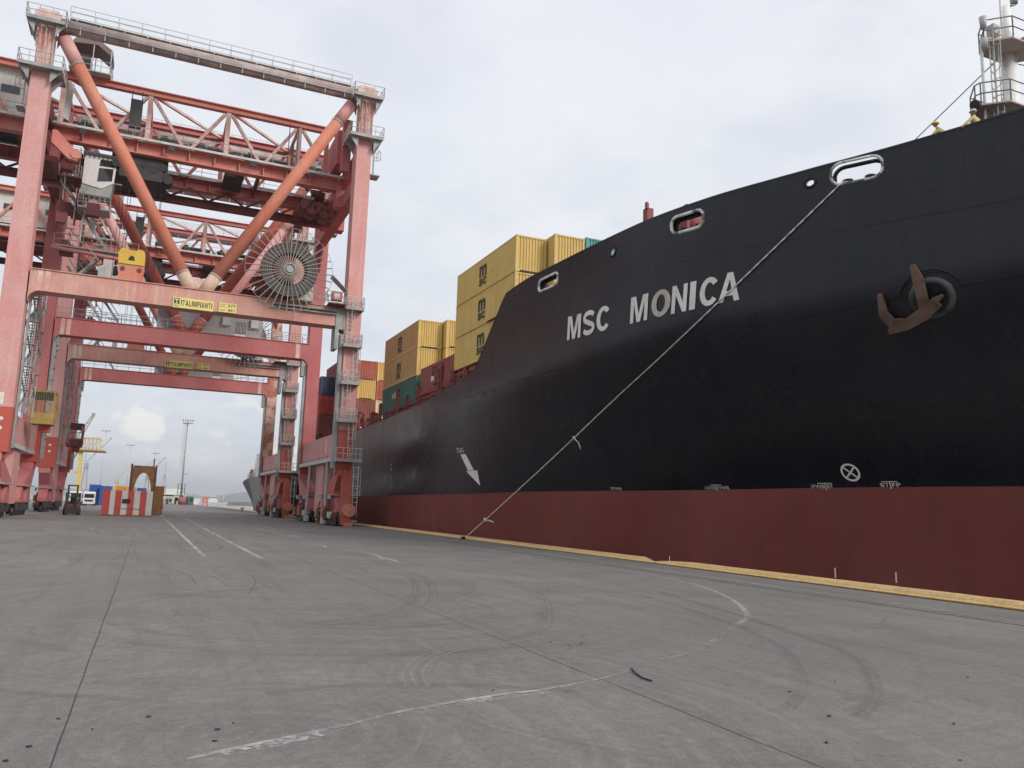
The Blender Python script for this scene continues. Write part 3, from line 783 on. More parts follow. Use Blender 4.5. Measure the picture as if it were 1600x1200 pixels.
# small working platform with rails and a white lamp
pf = MB(); pf.bx(22.35, 23.0, 66.0, 68.6, 13.0, 13.1); po = pf.build('working_platform', DECKRED, ship)
MB().railing([(22.95, 66, 13.1), (22.4, 66, 13.1), (22.4, 68.6, 13.1), (22.95, 68.6, 13.1)], 1.5, 1.3, .04, 3).build('railing', DECKRED, po)
MB().tube((22.3, 68.1, 13.15), (22.3, 68.1, 13.65), .22, .16, 12).build('lamp', WHITE, po)
MB().bx(22.6, 23.0, 66.6, 67.4, 10.8, 13.0).build('pedestal', DKRED, po)
# pipes and valve clutter at the deck edge
cl = MB()
for i in range(40):
    y = random.uniform(58, 98); z = z_top(y); h = random.uniform(.5, 1.7); cl.tube((22.8, y, z-.3), (22.8, y, z+h), random.choice([.05, .09, .14]), n=6)
    if i % 3 == 0: cl.tube((22.8, y, z+h), (22.8, y+random.uniform(.8, 2), z+h), .06, n=6)
    if i % 4 == 0: cl.bx(22.7, 23.1, y, y+random.uniform(.4, .9), z-.2, z+random.uniform(.4, .9))
cl.build('deck_fittings', DECKRED, ship)
# mooring winch post and bow winches seen above and through the bulwark
b = MB(); b.bx(25.8, 26.25, 39.2, 39.65, 16.2, 20.3); b.bx(25.7, 25.82, 39.1, 39.3, 20.2, 20.6); b.tube((26.0, 39.4, 20.3), (26.0, 39.4, 20.65), .05, n=6); b.build('winch_post', DECKRED, ship)
b = MB(); b.tube((25.3, 35.2, 17.9), (26.9, 35.2, 17.9), .7, n=18); b.bx(25.1, 25.3, 34.3, 36.1, 16.2, 18.7); b.bx(26.9, 27.1, 34.3, 36.1, 16.2, 18.7); b.build('winch', DECKRED, ship)

# foremast
MX, MY = 38.5, 25.1
b = MB(); b.tube((MX, MY, 16.2), (MX, MY, 26.2), .40, .36, 20); b.tube((MX, MY, 26.2), (MX, MY, 28.8), .27, .22, 16)
b.tube((MX-.35, MY, 26.4), (MX-.35, MY, 30.6), .06, n=6); fm = b.build('foremast', MASTW, ship)
def deckplate(z, x0, x1, y0, y1, ch):
    pr = [(x0+ch, y0), (x1-ch, y0), (x1, y0+ch), (x1, y1-ch), (x1-ch, y1), (x0+ch, y1), (x0, y1-ch), (x0, y0+ch)]
    return pr
for z, ex in ((22.5, (35.6, 41.5, 23.8, 25.9, .9)), (26.1, (36.25, 39.9, 23.9, 25.7, .9))):
    pr = deckplate(z, *ex); b = MB(); b.prism(pr, 'z', z-.08, z)
    for q in ((ex[0]+.5, MY), (ex[1]-.5, MY), (MX, ex[2]+.3)):     # brackets
        b.add([(MX, MY, z-1.0), (MX, MY, z-.08), (q[0], q[1], z-.08)], [(0,1,2)])
    p = b.build('platform', PLATB, fm)
    MB().railing([(x, y, z) for x, y in pr+[pr[0]]], 1.1, 1.3, .04, 2).build('railing', GREY, fm)
b = MB(); b.ladder((MX-1.75, MY-.3, 0), 16.4, 26.7, (0.9,.3,0), (-.4,-.9,0), .55, True, .035); b.tube((MX-2.35, MY-.2, 17), (MX-2.35, MY-.2, 25.9), .07, n=6); b.build('ladder', LGREY, fm)
b = MB(); b.tube((MX+.15, MY-.2, 28.8), (MX+.55, MY-.2, 29.0), .06, n=6); b.tube((MX+.45, MY-.2, 29.0), (MX+.45, MY-.2, 29.5), .17, .2, 12); b.tube((MX+.45, MY-.2, 29.5), (MX+.45, MY-.2, 29.62), .24, n=12); b.build('navigation_light', GREY, fm)
b = MB(); b.tube((36.2, 24.75, 26.7), (36.1, 24.7, 27.3), .14, .19, 10); b.tube((36.2, 24.75, 25.6), (36.1, 24.7, 26.15), .13, .19, 10); b.bx(36.6, 37.2, 24.5, 24.9, 26.5, 27.0); b.builds('deck_light', LGREY, fm)
b = MB(); b.prism(deckplate(0, 39.0, 40.6, 24.2, 25.6, .3), 'z', 26.9, 26.98); b.tube((39.6, 24.8, 26.98), (40.0, 24.6, 27.4), .2, .12, 10); b.tube((40.1, 24.6, 27.0), (40.1, 24.6, 27.9), .1, .02, 8); b.build('horn', PLATB, fm)
b = MB(); b.tube((35.6, 24.9, 22.55), (35.3, 24.85, 22.45), .18, .24, 12); b.build('floodlight', DARK, fm)
b = MB(); b.tube((MX-.3, MY+.3, 26.), (MX, 46, 17.2), .028, n=5); b.tube((MX+.3, MY-.3, 25.5), (46, 13, 18.), .028, n=5); b.build('stay_wire', CABLE, fm)

# stowed anchor hanging from the hawse
an = thing('anchor', hp, 'rusty brown stockless anchor stowed at its hawse hole on the black bow', 'anchor')
def H(y, z, o_): return on_hull(y, z, o_)
b = MB(); b.tube(hp+hn*-.3, H(22.95, 10.75, .35), .17, .22, 10); b.build('shank', ANCHOR, an)
def fluke(b, pts, ws, th):
    """flat tapered arm through the given points"""
    P = [Vector(p) for p in pts]
    for i in range(len(P)-1): pass
    rows = []
    for i, p in enumerate(P):
        t = (P[min(i+1, len(P)-1)]-P[max(i-1, 0)]).normalized(); s_ = hn.cross(t).normalized()
        rows.append([p+s_*ws[i]/2-hn*th/2, p-s_*ws[i]/2-hn*th/2, p-s_*ws[i]/2+hn*th/2, p+s_*ws[i]/2+hn*th/2])
    vs = [q for r_ in rows for q in r_]; fs = [(3,2,1,0), tuple(4*(len(P)-1)+k for k in range(4))]
    for i in range(len(P)-1):
        for k in range(4): fs.append((4*i+k, 4*i+(k+1) % 4, 4*i+4+(k+1) % 4, 4*i+4+k))
    b.add(vs, fs)
b = MB(); fluke(b, [H(22.95, 10.85, .40), H(22.85, 11.4, .52), H(22.9, 12.0, .58), H(23.05, 12.62, .55)], [.40, .40, .40, .16], .24); b.build('fluke', ANCHOR, an)
b = MB(); fluke(b, [H(23.75, 10.5, .42), H(24.12, 10.55, .52), H(24.28, 10.95, .58), H(24.22, 11.55, .55)], [.36, .38, .36, .16], .24); b.build('fluke', ANCHOR, an)
b = MB(); fluke(b, [H(24.35, 10.22, .40), H(23.7, 10.42, .44), H(23.0, 10.78, .44), H(22.45, 11.15, .40)], [.22, .42, .52, .40], .40); b.build('crown', ANCHOR, an)
b = MB(); fluke(b, [H(22.7, 10.95, .50), H(22.5, 11.25, .55), H(22.2, 11.42, .5)], [.3, .30, .1], .26); b.build('palm', ANCHOR, an)

# mooring rope from the first fairlead to a bollard on the quay
# taut over the flare: where the straight line would cut the plating the rope lies on it
RP = [(27.0,25.4,17.0),(26.35,26.53,15.93),(25.76,27.69,14.9),(25.18,28.83,13.9),(24.65,29.98,12.94),(24.16,31.16,12.01),(23.76,32.45,11.13),(23.65,34.14,10.37),(23.68,36.09,9.65),(23.72,38.13,8.92),(23.5,39.75,8.1),(23.15,41.03,7.27),(22.8,42.3,6.44),(22.45,43.58,5.62),(22.1,44.85,4.81),(21.75,46.13,4.01),(21.4,47.4,3.22),(21.05,48.68,2.43),(20.7,49.95,1.65),(20.35,51.23,.87),(20.0,52.5,.1)]
pts = smooth_line(RP, 3)
b = MB(); b.path([on_hull(24.9, 17.05, -.5)]+pts, .033, 7)
rope = b.build('mooring_rope', ROPE); tag(rope, 'long pale mooring rope stretched from the bow fairlead down to the quay edge', 'rope')
b = MB()
q = pts[55]; b.path([q, q+Vector((.2, -.25, -.05)), q+Vector((.42, -.5, -.14))], .045, 6); b.tube(q+Vector((0,.12,.06)), q-Vector((0,.12,.06)), .085, n=7)
q = pts[36]; b.path([q+Vector((0,-.1,-.1)), q+Vector((.1, -.35, -.3)), q+Vector((.15, -.55, -.7))], .03, 6); b.tube(q+Vector((0,.1,.05)), q-Vector((0,.1,.05)), .07, n=7)
b.build('rope_tail', ROPE, rope, None, 'stuff')
bo = MB(); bo.tube((19.9, 52.6, 0), (19.9, 52.6, .12), .14, .11, 14); bo.tube((19.9, 52.6, .12), (19.9, 52.6, .19), .17, .17, 14); bo.bx(19.65, 20.08, 52.35, 52.85, .008, .03)
tag(bo.build('bollard', DARK), 'small dark bollard at the quay edge holding the mooring rope', 'bollard')
# ------------------------------------------------------------------ containers
CM = {k: mat('container_'+k, a, b_, .6, .7, lo=.36, hi=.66, streak=.55, c3=c) for k, a, b_, c in (
    ('yellow', (.62,.42,.115), (.66,.47,.155), (.46,.30,.09)), ('tan', (.46,.27,.105), (.50,.31,.13), (.34,.19,.08)), ('teal', (.07,.31,.31), (.09,.36,.35), (.05,.2,.2)), ('green', (.03,.115,.085), (.045,.14,.11), (.03,.07,.05)),  # tan: the yellow with side shade put into its colour
    ('maroon', (.26,.055,.055), (.31,.08,.075), (.17,.04,.035)), ('brick', (.40,.095,.06), (.45,.13,.09), (.28,.07,.05)), ('brown', (.24,.07,.045), (.30,.10,.07), (.16,.05,.03)),
    ('navy', (.03,.04,.10), (.045,.06,.13), (.025,.03,.06)), ('red', (.48,.055,.045), (.52,.09,.075), (.34,.05,.04)), ('cream', (.62,.50,.26), (.66,.55,.32), (.4,.28,.15)), ('blue', (.03,.085,.30), (.045,.11,.36), (.025,.06,.2)), ('orange', (.62,.27,.03), (.66,.32,.06), (.45,.2,.03)))}
PARTS = {}
def corr(L, n, d, z0, z1):
    """trapezoid corrugation along u from 0..L, depth d inwards"""
    out = []; p = L/n
    for i in range(n):
        u = i*p; out += [(u, 0), (u+p*.32, 0), (u+p*.5, d), (u+p*.82, d)]
    return out+[(L, 0)]
def container_parts(L, H):
    k = (L, H)
    if k in PARTS: return PARTS[k]
    W = 2.438; P = {}
    b = MB()
    for x in (0, W-.16):
        for y in (0, L-.16): b.bx(x, x+.16, y, y+.16, .12, H-.12)
    for x in (0, W-.10):
        b.bx(x+.005, x+.095, .16, L-.16, 0.01, .15); b.bx(x+.02, x+.08, .16, L-.16, H-.09, H-.01)
    for y in (0, L-.12):
        b.bx(.16, W-.16, y+.005, y+.115, .01, .15); b.bx(.16, W-.16, y+.01, y+.11, H-.12, H-.01)
    for x in (-.004, W-.174):
        for y in (-.004, L-.174):
            for z in (-.004, H-.114): b.bx(x, x+.178, y, y+.178, z, z+.118)
    P['frame'] = b
    pr = corr(L-.32, 42 if L > 10 else 30, .036, 0, 1)
    b = MB(); b.add([(.02+d_, .16+u, z) for u, d_ in pr for z in (.15, H-.09)], [(2*i, 2*i+1, 2*i+3, 2*i+2) for i in range(len(pr)-1)]); P['side_panel'] = b
    b = MB(); b.add([(W-.02-d_, .16+u, z) for u, d_ in pr for z in (.15, H-.09)], [(2*i, 2*i+2, 2*i+3, 2*i+1) for i in range(len(pr)-1)]); P['side_panel2'] = b
    pe = corr(W-.32, 9, .07, 0, 1)
    b = MB(); b.add([(.16+u, .02+d_, z) for u, d_ in pe for z in (.15, H-.12)], [(2*i, 2*i+2, 2*i+3, 2*i+1) for i in range(len(pe)-1)]); P['end_panel'] = b
    b = MB(); b.bx(.16, W-.16, L-.06, L-.02, .15, H-.12)
    for x in (.5, .95, 1.45, 1.9): b.tube((x, L, .2), (x, L, H-.2), .025, n=6)
    P['door'] = b
    b = MB(); b.bx(.10, W-.10, .12, L-.12, H-.06, H-.03); b.bx(.10, W-.10, .12, L-.12, .1, .14); P['roof_panel'] = b
    b = MB(); b.bx(.35, W-.45, -.006, .004, .0, .13); P['fork_slot'] = b
    R_ = {}
    for n, b in P.items():
        me = bpy.data.meshes.new(n); me.from_pydata(b.v, [], b.f); me.materials.append(None); me.update(); R_[n] = me
    PARTS[k] = R_; return R_
def container(x, y, z, L, H, col, label, group, logo=False, rotz=0, side=None):
    t = thing('shipping_container', (x, y, z), label, 'container', group); t.rotation_euler.z = rotz
    for n, me in container_parts(L, H).items():
        o = bpy.data.objects.new(n.rstrip('2'), me); C.objects.link(o); o.parent = t
        o.material_slots[0].link = 'OBJECT'; o.material_slots[0].material = CABLE if n == 'fork_slot' else CM[side] if side and n == 'side_panel' else CM[col]
    if logo:
        y1 = L*.52; zc = H*.5
        # big m over small s c, reading towards the bow
        def put(s, ya, yb, za, zb, off):
            uv, fs = text_mesh(s, off, 0.)
            me = bpy.data.meshes.new('lettering'); me.from_pydata([(-.004, ya+(yb-ya)*u, za+(zb-za)*v) for u, v in uv], [], fs); me.materials.append(INK)
            o = bpy.data.objects.new('lettering', me); C.objects.link(o); o.parent = t
        put('m', y1+.75, y1-.75, zc-.18, zc+.78, .035); put('sc', y1+.75, y1-.75, zc-.86, zc-.27, .035)
    return t
GA, GB, GC = 'containers stacked behind the bow', 'containers stacked in the second block on deck', 'containers stacked on the far deck'
H1 = 2.73
for i, nm in enumerate(('bottom', 'middle', 'top')):
    container(22.5, 51.05, 13.45+i*2.77, 12.19, H1, 'yellow', {'top': 'topmost yellow container with black logo, on the quay side of the nearest tall stack', 'middle': 'yellow container with black logo, middle of the tall stack behind the bow', 'bottom': 'lowest yellow container with logo, half hidden by the sloping bulwark end'}[nm], GA, True)
for i in range(3):
    container(25.05, 49.95, 13.6+i*2.77, 12.19, H1, 'yellow', ('yellow container, lowest of the second row behind the bow bulwark', 'yellow container in the second row, mostly hidden behind the black bulwark', 'top yellow container beside the teal one behind the bow')[i], GA)
    container(27.62, 49.95, 13.75+i*2.77, 12.19, H1, 'teal' if i == 2 else 'yellow', ('yellow container hidden low beneath the teal one', 'yellow container directly beneath the teal one', 'teal container just showing above the black bulwark')[i], GA)
for i, (cl_, lb) in enumerate((('green', 'dark green container with white letters under two yellow ones'), ('yellow', 'brownish yellow container with logo resting on the dark green one'), ('yellow', 'topmost brownish yellow container with logo in the second stack'))):
    t = container(22.5, 73.9, 11.85+i*2.77, 12.19, H1, cl_, lb, GB, i > 0, 0, 'tan' if i else None)  # shade on the quay side painted in as tan; ends stay yellow
    if i == 0:
        uv, fs = text_mesh('HE 4', .02, 0.)
        me = bpy.data.meshes.new('lettering'); me.from_pydata([(-.004, 8.3-2.8*u, 1.3+.62*v) for u, v in uv], [], fs); me.materials.append(WLINE)
        o = bpy.data.objects.new('lettering', me); C.objects.link(o); o.parent = t
    container(25.05, 72.95, 11.95+i*2.77, 12.19, H1, 'yellow', ('yellow container low in the inner row behind the maroon one', 'yellow container of the inner row rising behind the maroon one', 'bright yellow container topping the inner row of the second stack')[i], GB)
container(22.55, 63.5, 12.4, 9.1, 2.6, 'maroon', 'single maroon container standing low between the two yellow stacks', 'containers stacked in the second block on deck')
for c_, (x, cols) in enumerate(((24.0, ('brown', 'yellow', 'brick')), (26.55, ('cream', 'brick', 'yellow')))):
    for i, cl_ in enumerate(cols):
        lb = {(0,0): 'dark brown container, lowest left one right of the crane leg', (0,1): 'yellow container right of the crane leg, under a brick red one', (0,2): 'brick red container, topmost right beside the crane leg',
              (1,0): 'cream container behind red deck brackets, lowest beside the second stack', (1,1): 'brick red container under a yellow one, beside the second stack', (1,2): 'small yellow container end at the top left of the second stack'}[(c_, i)]
        container(x, 105, 13.4+i*2.6, 12.19, 2.57, cl_, lb, GC)
for i, (cl_, lb) in enumerate((('brown', 'rusty brown container seen low between the two crane legs'), ('red', 'bright red container between the two crane legs'), ('navy', 'navy blue container above a bright red one between the crane legs'))):
    container(22.1, 121, 12.3+i*2.92, 12.19, 2.88, cl_, lb, GC)
for i in range(4):
    container(24.6, 118.2, 12.0+i*2.92, 12.19, 2.88, ('brick', 'blue', 'brown', 'maroon')[i], ('brick red container at the foot of the inner stack behind the crane leg', 'blue container hidden second in the inner stack behind the crane leg', 'brown container third up in the inner stack behind the crane leg', 'dark maroon container topping the stack behind the navy blue one')[i], GC)
# ------------------------------------------------------------------ gantry cranes
CREAMP = mat('cream_primer', (.60, .44, .31), (.64, .50, .38), .75, .8, streak=.4, c3=(.55, .3, .2))
YF, YR = 79.5, 100.4          # front faces of the two portal frames
XL, XR = -12.15, 17.35        # leg centres
crane = thing('gantry_crane', (2.6, 90.8, 0), 'nearer red quay gantry crane with yellow maker sign, spoked cable reel and orange tubes', 'crane', 'red gantry cranes along the quay')
def leg(name, x0b, x1b, x0t, x1t, y0, y1, zb, zt, m):
    b = MB()
    vs = [(x0b,y0,zb),(x1b,y0,zb),(x1b,y1,zb),(x0b,y1,zb),(x0t,y0,zt),(x1t,y0,zt),(x1t,y1,zt),(x0t,y1,zt)]
    b.add(vs, [(0,3,2,1),(4,5,6,7),(0,1,5,4),(1,2,6,5),(2,3,7,6),(3,0,4,7)])
    return b.build(name, m, crane)
for fi, (y, pm, bm, tm) in enumerate(((YF, PINK, SALMON, ORANGE), (YR, RED, RED, DORANGE))):
    # legs: lower fresh-painted foot, main box, plate joints
    for si, (xc, wb, wt) in enumerate(((XL, 1.98, 1.55), (XR, 1.56, 1.54))):
        inner = xc+.98 if si == 0 else xc-.78
        if si == 0: x0b, x1b, x0t, x1t = -13.12, -11.15, -13.02, -11.5
        else: x0b, x1b, x0t, x1t = 16.58, 18.12, 16.58, 18.12
        lg = leg('leg', x0b, x1b, x0t, x1t, y, y+1.8, 9.4, 40.2, pm)
        ft = leg('leg_foot', x0b-.004, x1b+.004, x0b-.004, x1b+.004, y-.004, y+1.804, 5.6, 9.4, FRESH); ft.parent = lg; ft.location = Vector((0,0,0))
        hd = leg('leg_head', x0t+.12, x1t-.12, x0t+.12, x1t-.12, y+.1, y+1.7, 40.2, 44.9, WORN if fi == 0 else RED); hd.parent = lg
        ps = MB()
        for z in (12.2, 15.3, 18.4, 24.5, 27.6, 30.7, 33.8, 36.9): 
            t_ = (z-9.4)/30.8; xa = x0b+(x0t-x0b)*t_; xb = x1b+(x1t-x1b)*t_
            ps.bx(xa-.006, xb+.006, y-.006, y+1.806, z-.03, z+.03)
        ps.build('weld_band', pm, lg, None, 'stuff')
        # gusset rounding portal corner
        sx = 1 if si == 0 else -1; xi = x1b if si == 0 else x0b
        pr = [(xi, 19.75)]+[(xi+sx*(1.0-math.cos(R(a))*1.0), 19.75-1.0+math.sin(R(a))*1.0) for a in (90, 75, 60, 45, 30, 15, 0)]
        b = MB(); b.prism(pr, 'y', y+.012, y+1.78); b.build('corner_gusset', bm, crane)
    # portal beam with stiffeners and joint plates
    b = MB(); b.bx(-11.14, 16.57, y+.004, y+1.79, 19.72, 21.6); pb = b.build('portal_beam', bm, crane)
    b = MB(); b.bx(-11.14, 16.57, y-.12, y+1.92, 21.603, 21.68); b.build('top_flange', bm, pb)
    b = MB()
    for x in (-10.35, -9.75): b.bx(x-.2, x+.2, y-.012, y+.003, 19.74, 21.59)
    b.bx(15.0, 15.5, y-.012, y+.003, 19.74, 21.59); b.builds('joint_plate', WORN, pb)
    # soft corners, top rail and catwalk on the beam
    MB().railing([(-11, y+.1, 21.68), (-3, y+.1, 21.68)] if fi else [(11, y-.1, 21.68), (16.5, y-.1, 21.68)], 1.1, 1.6, .035, 2).build('railing', GREY, pb)
    if fi: MB().railing([(-3, y+.1, 21.68), (16.5, y+.1, 21.68)], 1.1, 1.6, .035, 2).build('railing', GREY, pb)
    # V of round tubes, pale painted collars at the ends
    yc = y+.9
    for sx, xe in ((-1, -10.9), (1, 15.9)):
        p0 = Vector((2.55+sx*.5, yc, 21.6)); p1 = Vector((xe-sx*.15*0, yc, 43.9)); dv = (p1-p0).normalized()
        t = MB().tube(p0, p1, .60, .60, 22).build('brace_tube', tm, crane)
        for a, b_, mm in ((.0, 1.9, CREAMP if fi == 0 else tm), ((p1-p0).length-2.7, (p1-p0).length-.1, PINK if fi == 0 else tm)):
            MB().tube(p0+dv*a, p0+dv*b_, .612, .612, 22).build('collar', mm, t)
        for a in (1.95, (p1-p0).length-2.7):
            MB().tube(p0+dv*(a-.1), p0+dv*(a+.1), .63, .63, 22).build('weld_ring', TUBEG, t)
    if fi == 0:
        b = MB(); b.prism([(1.6, 21.68), (3.5, 21.68), (3.1, 22.9), (2.0, 22.9)], 'y', yc-.1, yc+.1); b.build('apex_plate', WORN, crane)
    # top strut with walkway
    tt = MB().tube((-11.4, yc, 45.1), (16.5, yc, 45.1), .66, .66, 22).build('top_tube', TUBEG, crane)
    b = MB(); b.bx(-10.6, 15.7, yc-.45, yc+.45, 45.80, 45.86)
    for i in range(14): x = -10+i*2; b.bx(x-.04, x+.04, yc-.5, yc+.5, 45.6, 45.8)
    b.build('walkway', LGREY, tt)
    for s_ in (-1, 1): MB().railing([(-10.6, yc+s_*.45, 45.86), (15.7, yc+s_*.45, 45.86)], 1.15, 2.0, .032, 2).build('railing', LGREY, tt)
    b = MB()
    for i in range(13): x = -9.6+i*2.05; b.bx(x-.05, x+.05, yc-.66, yc-.56, 44.25, 45.05)
    b.build('pipe_clip', GREY, tt, None, 'stuff')
    MB().tube((-11, yc-.66, 44.8), (16, yc-.66, 44.8), .07, n=6).build('conduit', GREY, tt)
    # platforms round the leg heads
    for si, xc in enumerate((-12.27, 17.35)):
        for z, ex in ((39.9, 1.75), (44.35, 1.55)):
            p = MB()
            p.bx(xc-ex, xc+ex, y-1.0, y-.02, z, z+.12); p.bx(xc-ex, xc-.85, y-.02, y+2.6, z, z+.12); p.bx(xc+.85, xc+ex, y-.02, y+2.6, z, z+.12); p.bx(xc-.85, xc+.85, y+1.85, y+2.6, z, z+.12)
            p.bx(xc-ex, xc+ex, y-1.03, y-.98, z-.12, z+.2)
            for sx in (-1, 1):
                p.add([(xc+sx*.82, y-.6, z), (xc+sx*ex, y-.6, z), (xc+sx*.82, y-.6, z-1.3)], [(0,1,2)])
                p.add([(xc+sx*.82, y+1.2, z), (xc+sx*ex, y+1.2, z), (xc+sx*.82, y+1.2, z-1.5)], [(0,1,2)])
            po = p.build('platform', GREY, crane)
            MB().railing([(xc-ex, y+2.6, z+.12), (xc-ex, y-1, z+.12), (xc+ex, y-1, z+.12), (xc+ex, y+2.6, z+.12)], 1.15, .95, .036, 2).build('railing', LGREY, po)
        b = MB(); b.ladder((xc-.25, y-.12, 0), 40.0, 44.5, (1,0,0), (0,-1,0), .45, True, .035); b.ladder((xc+.5, y-.10, 0), 40.0, 44.4, (1,0,0), (0,-1,0), .4, False, .03); b.build('ladder', WORN if fi == 0 else GREY, crane)
        b = MB()
        for q in (-.55, .0, .62): b.bx(xc+q-.06, xc+q+.06, y+.02, y+.1, 40.3, 44.2)
        b.builds('leg_rib', PINK, crane)
        # hanging cage under the platform on the outboard side
        sx = 1 if si else -1
        b = MB(); b.ladder((xc+sx*1.25, y+.9, 0), 36.4, 40., (0,1,0), (sx,0,0), .5, True, .035); b.bx(xc+sx*.9-.1, xc+sx*1.75+.1, y+.2, y+1.6, 36.3, 36.42); b.build('access_cage', GREY, crane)
        # cap box over the leg head
        b = MB(); b.bx(xc-1.05, xc+1.05, y-.05, y+1.9, 44.9, 45.65); b.bx(xc-.8, xc+.8, y+.1, y+1.7, 45.65, 45.95); b.build('leg_cap', WORN, crane)

# --- sill beams, walkways and travelling gear on both rails
def travel(xc, y, dirn, mirror, end):
    """one corner: equaliser, two sub-equalisers, bogies with wheels"""
    yc = y+.9+dirn*3.3
    b = MB(); b.prism([(y+.1, 5.6), (y+1.7, 5.6), (y+1.9, 4.9), (yc+2.9, 3.4), (yc+2.9, 2.9), (yc-2.9, 2.9), (yc-2.9, 3.4), (y-.1 if dirn > 0 else y, 4.9)], 'x', xc-.62, xc+.62)
    eq = b.build('equaliser', DORANGE if end else RED, crane)
    b = MB(); b.tube((xc-.75, y+.9, 5.35), (xc+.75, y+.9, 5.35), .42, .42, 16); b.build('pivot', FRESH, eq)
    for q in (-2.3, 2.3):
        y2 = yc+q
        b = MB(); b.prism([(y2-.5, 2.95), (y2+.5, 2.95), (y2+1.5, 1.75), (y2+1.5, 1.3), (y2-1.5, 1.3), (y2-1.5, 1.75)], 'x', xc-.50, xc+.50); se = b.build('sub_equaliser', RED, eq)
        b = MB(); b.bx(xc-.95, xc+.95, y2-.75, y2+.75, 2.96, 3.06); b.bx(xc-.95, xc-.9, y2-.75, y2+.75, 2.6, 3.0); b.build('rain_hood', GREY, eq)
        for k in (-1.15, 1.15):
            y3 = y2+k
            b = MB(); b.prism([(y3-.9, .5), (y3+.9, .5), (y3+.9, .95), (y3+.45, 1.4), (y3-.45, 1.4), (y3-.9, .95)], 'x', xc-.42, xc-.26); b.prism([(y3-.9, .5), (y3+.9, .5), (y3+.9, .95), (y3+.45, 1.4), (y3-.45, 1.4), (y3-.9, .95)], 'x', xc+.26, xc+.42)
            bg_ = b.build('bogie', DARK, crane)
            for w_ in (-.46, .46): MB().tube((xc-.16, y3+w_, .40), (xc+.16, y3+w_, .40), .40, .40, 20).build('wheel', DARK, bg_)
            b = MB(); b.tube((xc-.9, y3, 1.0), (xc-.45, y3, 1.0), .26, .26, 10); b.bx(xc-.8, xc-.45, y3-.5, y3-.2, .6, 1.25); b.tube((xc-.95, y3+.3, .7), (xc-.5, y3+.3, .7), .2, .2, 10); b.build('drive_motor', random.choice([DARK, DKRED, DKRED, GREY]), bg_)
            b = MB(); b.bx(xc-.66, xc-.58, y3-1.14, y3+1.14, .12, .92); b.build('rail_guard', random.choice([CABLE, CABLE, DARK]), bg_)
    b = MB()
    for i in range(9):
        yy = yc+random.uniform(-3, 3); z0 = random.uniform(.9, 1.8); b.bx(xc-1.05, xc-.7, yy, yy+random.uniform(.2, .5), z0, z0+random.uniform(.2, .6))
    for i in range(6): yy = yc+random.uniform(-3.2, 3.2); b.path([(xc-.9, yy, .5), (xc-1., yy+.3, 1.5), (xc-.7, yy+.6, 2.4)], .04, 5)
    b.builds('cable_box', DKRED, eq)
    for k in range(5):
        yy = yc-3.4+k*1.6; c_ = MB(); c_.bx(xc-1.15, xc-.75, yy, yy+.55, .75+.2*(k%2), 1.35+.25*(k%3)); c_.build('switch_box', (LGREY, DARK, ORANGE, DARK, YCAGE)[k], eq)
    return eq
for si, xc in enumerate((XL, XR)):
    b = MB(); b.bx(xc-.6, xc+.6, YF+1.81, YR-.01, 6.75, 9.2); sb = b.build('sill_beam', PINK, crane)
    b = MB(); b.bx(xc-.95, xc+.62, YF+1.81, YR-.01, 6.35, 6.745)
    b.build('sill_walkway', LGREY, sb)
    b = MB()
    for i in range(13): y = YF+2.4+i*1.45; b.bx(xc-.66, xc-.602, y, y+.1, 6.76, 7.05)
    b.build('stiffener', DKRED, sb, None, 'stuff')
    b = MB(); b.bx(xc-.61, xc-.602, YF+6.6, YF+7.0, 7.4, 8.9); b.build('white_gauge', WLINE, sb)
    for k, y in enumerate((YF+4.6, YR-6.5)):
        b = MB(); b.bar((xc-.8, y, 6.35), (xc-.85, y+(.5 if k % 2 else -.3), .9), .2, .2); b.bx(xc-1.05, xc-.55, y-.4, y+.4, .12, .75); b.build('cable_post', LGREY, sb)
    b = MB(); b.bx(xc-.35, xc+.35, YF+8.6, YR-8.2, 1.2, 6.3); b.build('ballast_box', PINK, sb)
    for y, dirn, e in ((YF, 1, si == 1), (YR, -1, False)): travel(xc, y, dirn, False, e)
# storm bumper drums at the quayside corners
for y, s_ in ((YF-.55, 1), (YR+2.3, -1)):
    b = MB(); b.bx(17.15, 18.15, y, y+.7, .15, 3.9); b.prism([(17.1, 3.9), (18.2, 3.9), (17.95, 5.2), (17.2, 5.5)], 'y', y+.02, y+.68); bp = b.build('buffer_post', DORANGE, crane)
    b = MB(); b.tube((17.9, y-.35, 1.55), (17.9, y+.5, 1.55), .62, .62, 22); b.tube((17.9, y-.42, 1.55), (17.9, y-.35, 1.55), .2, .2, 14); b.build('buffer', ORANGE, bp)
    b = MB(); b.bx(17.5, 18.3, y-.1, y+.3, .0, .35); b.bx(18.2, 18.75, y+.0, y+.3, .45, .6); b.build('rail_sweep', ORANGE, bp)

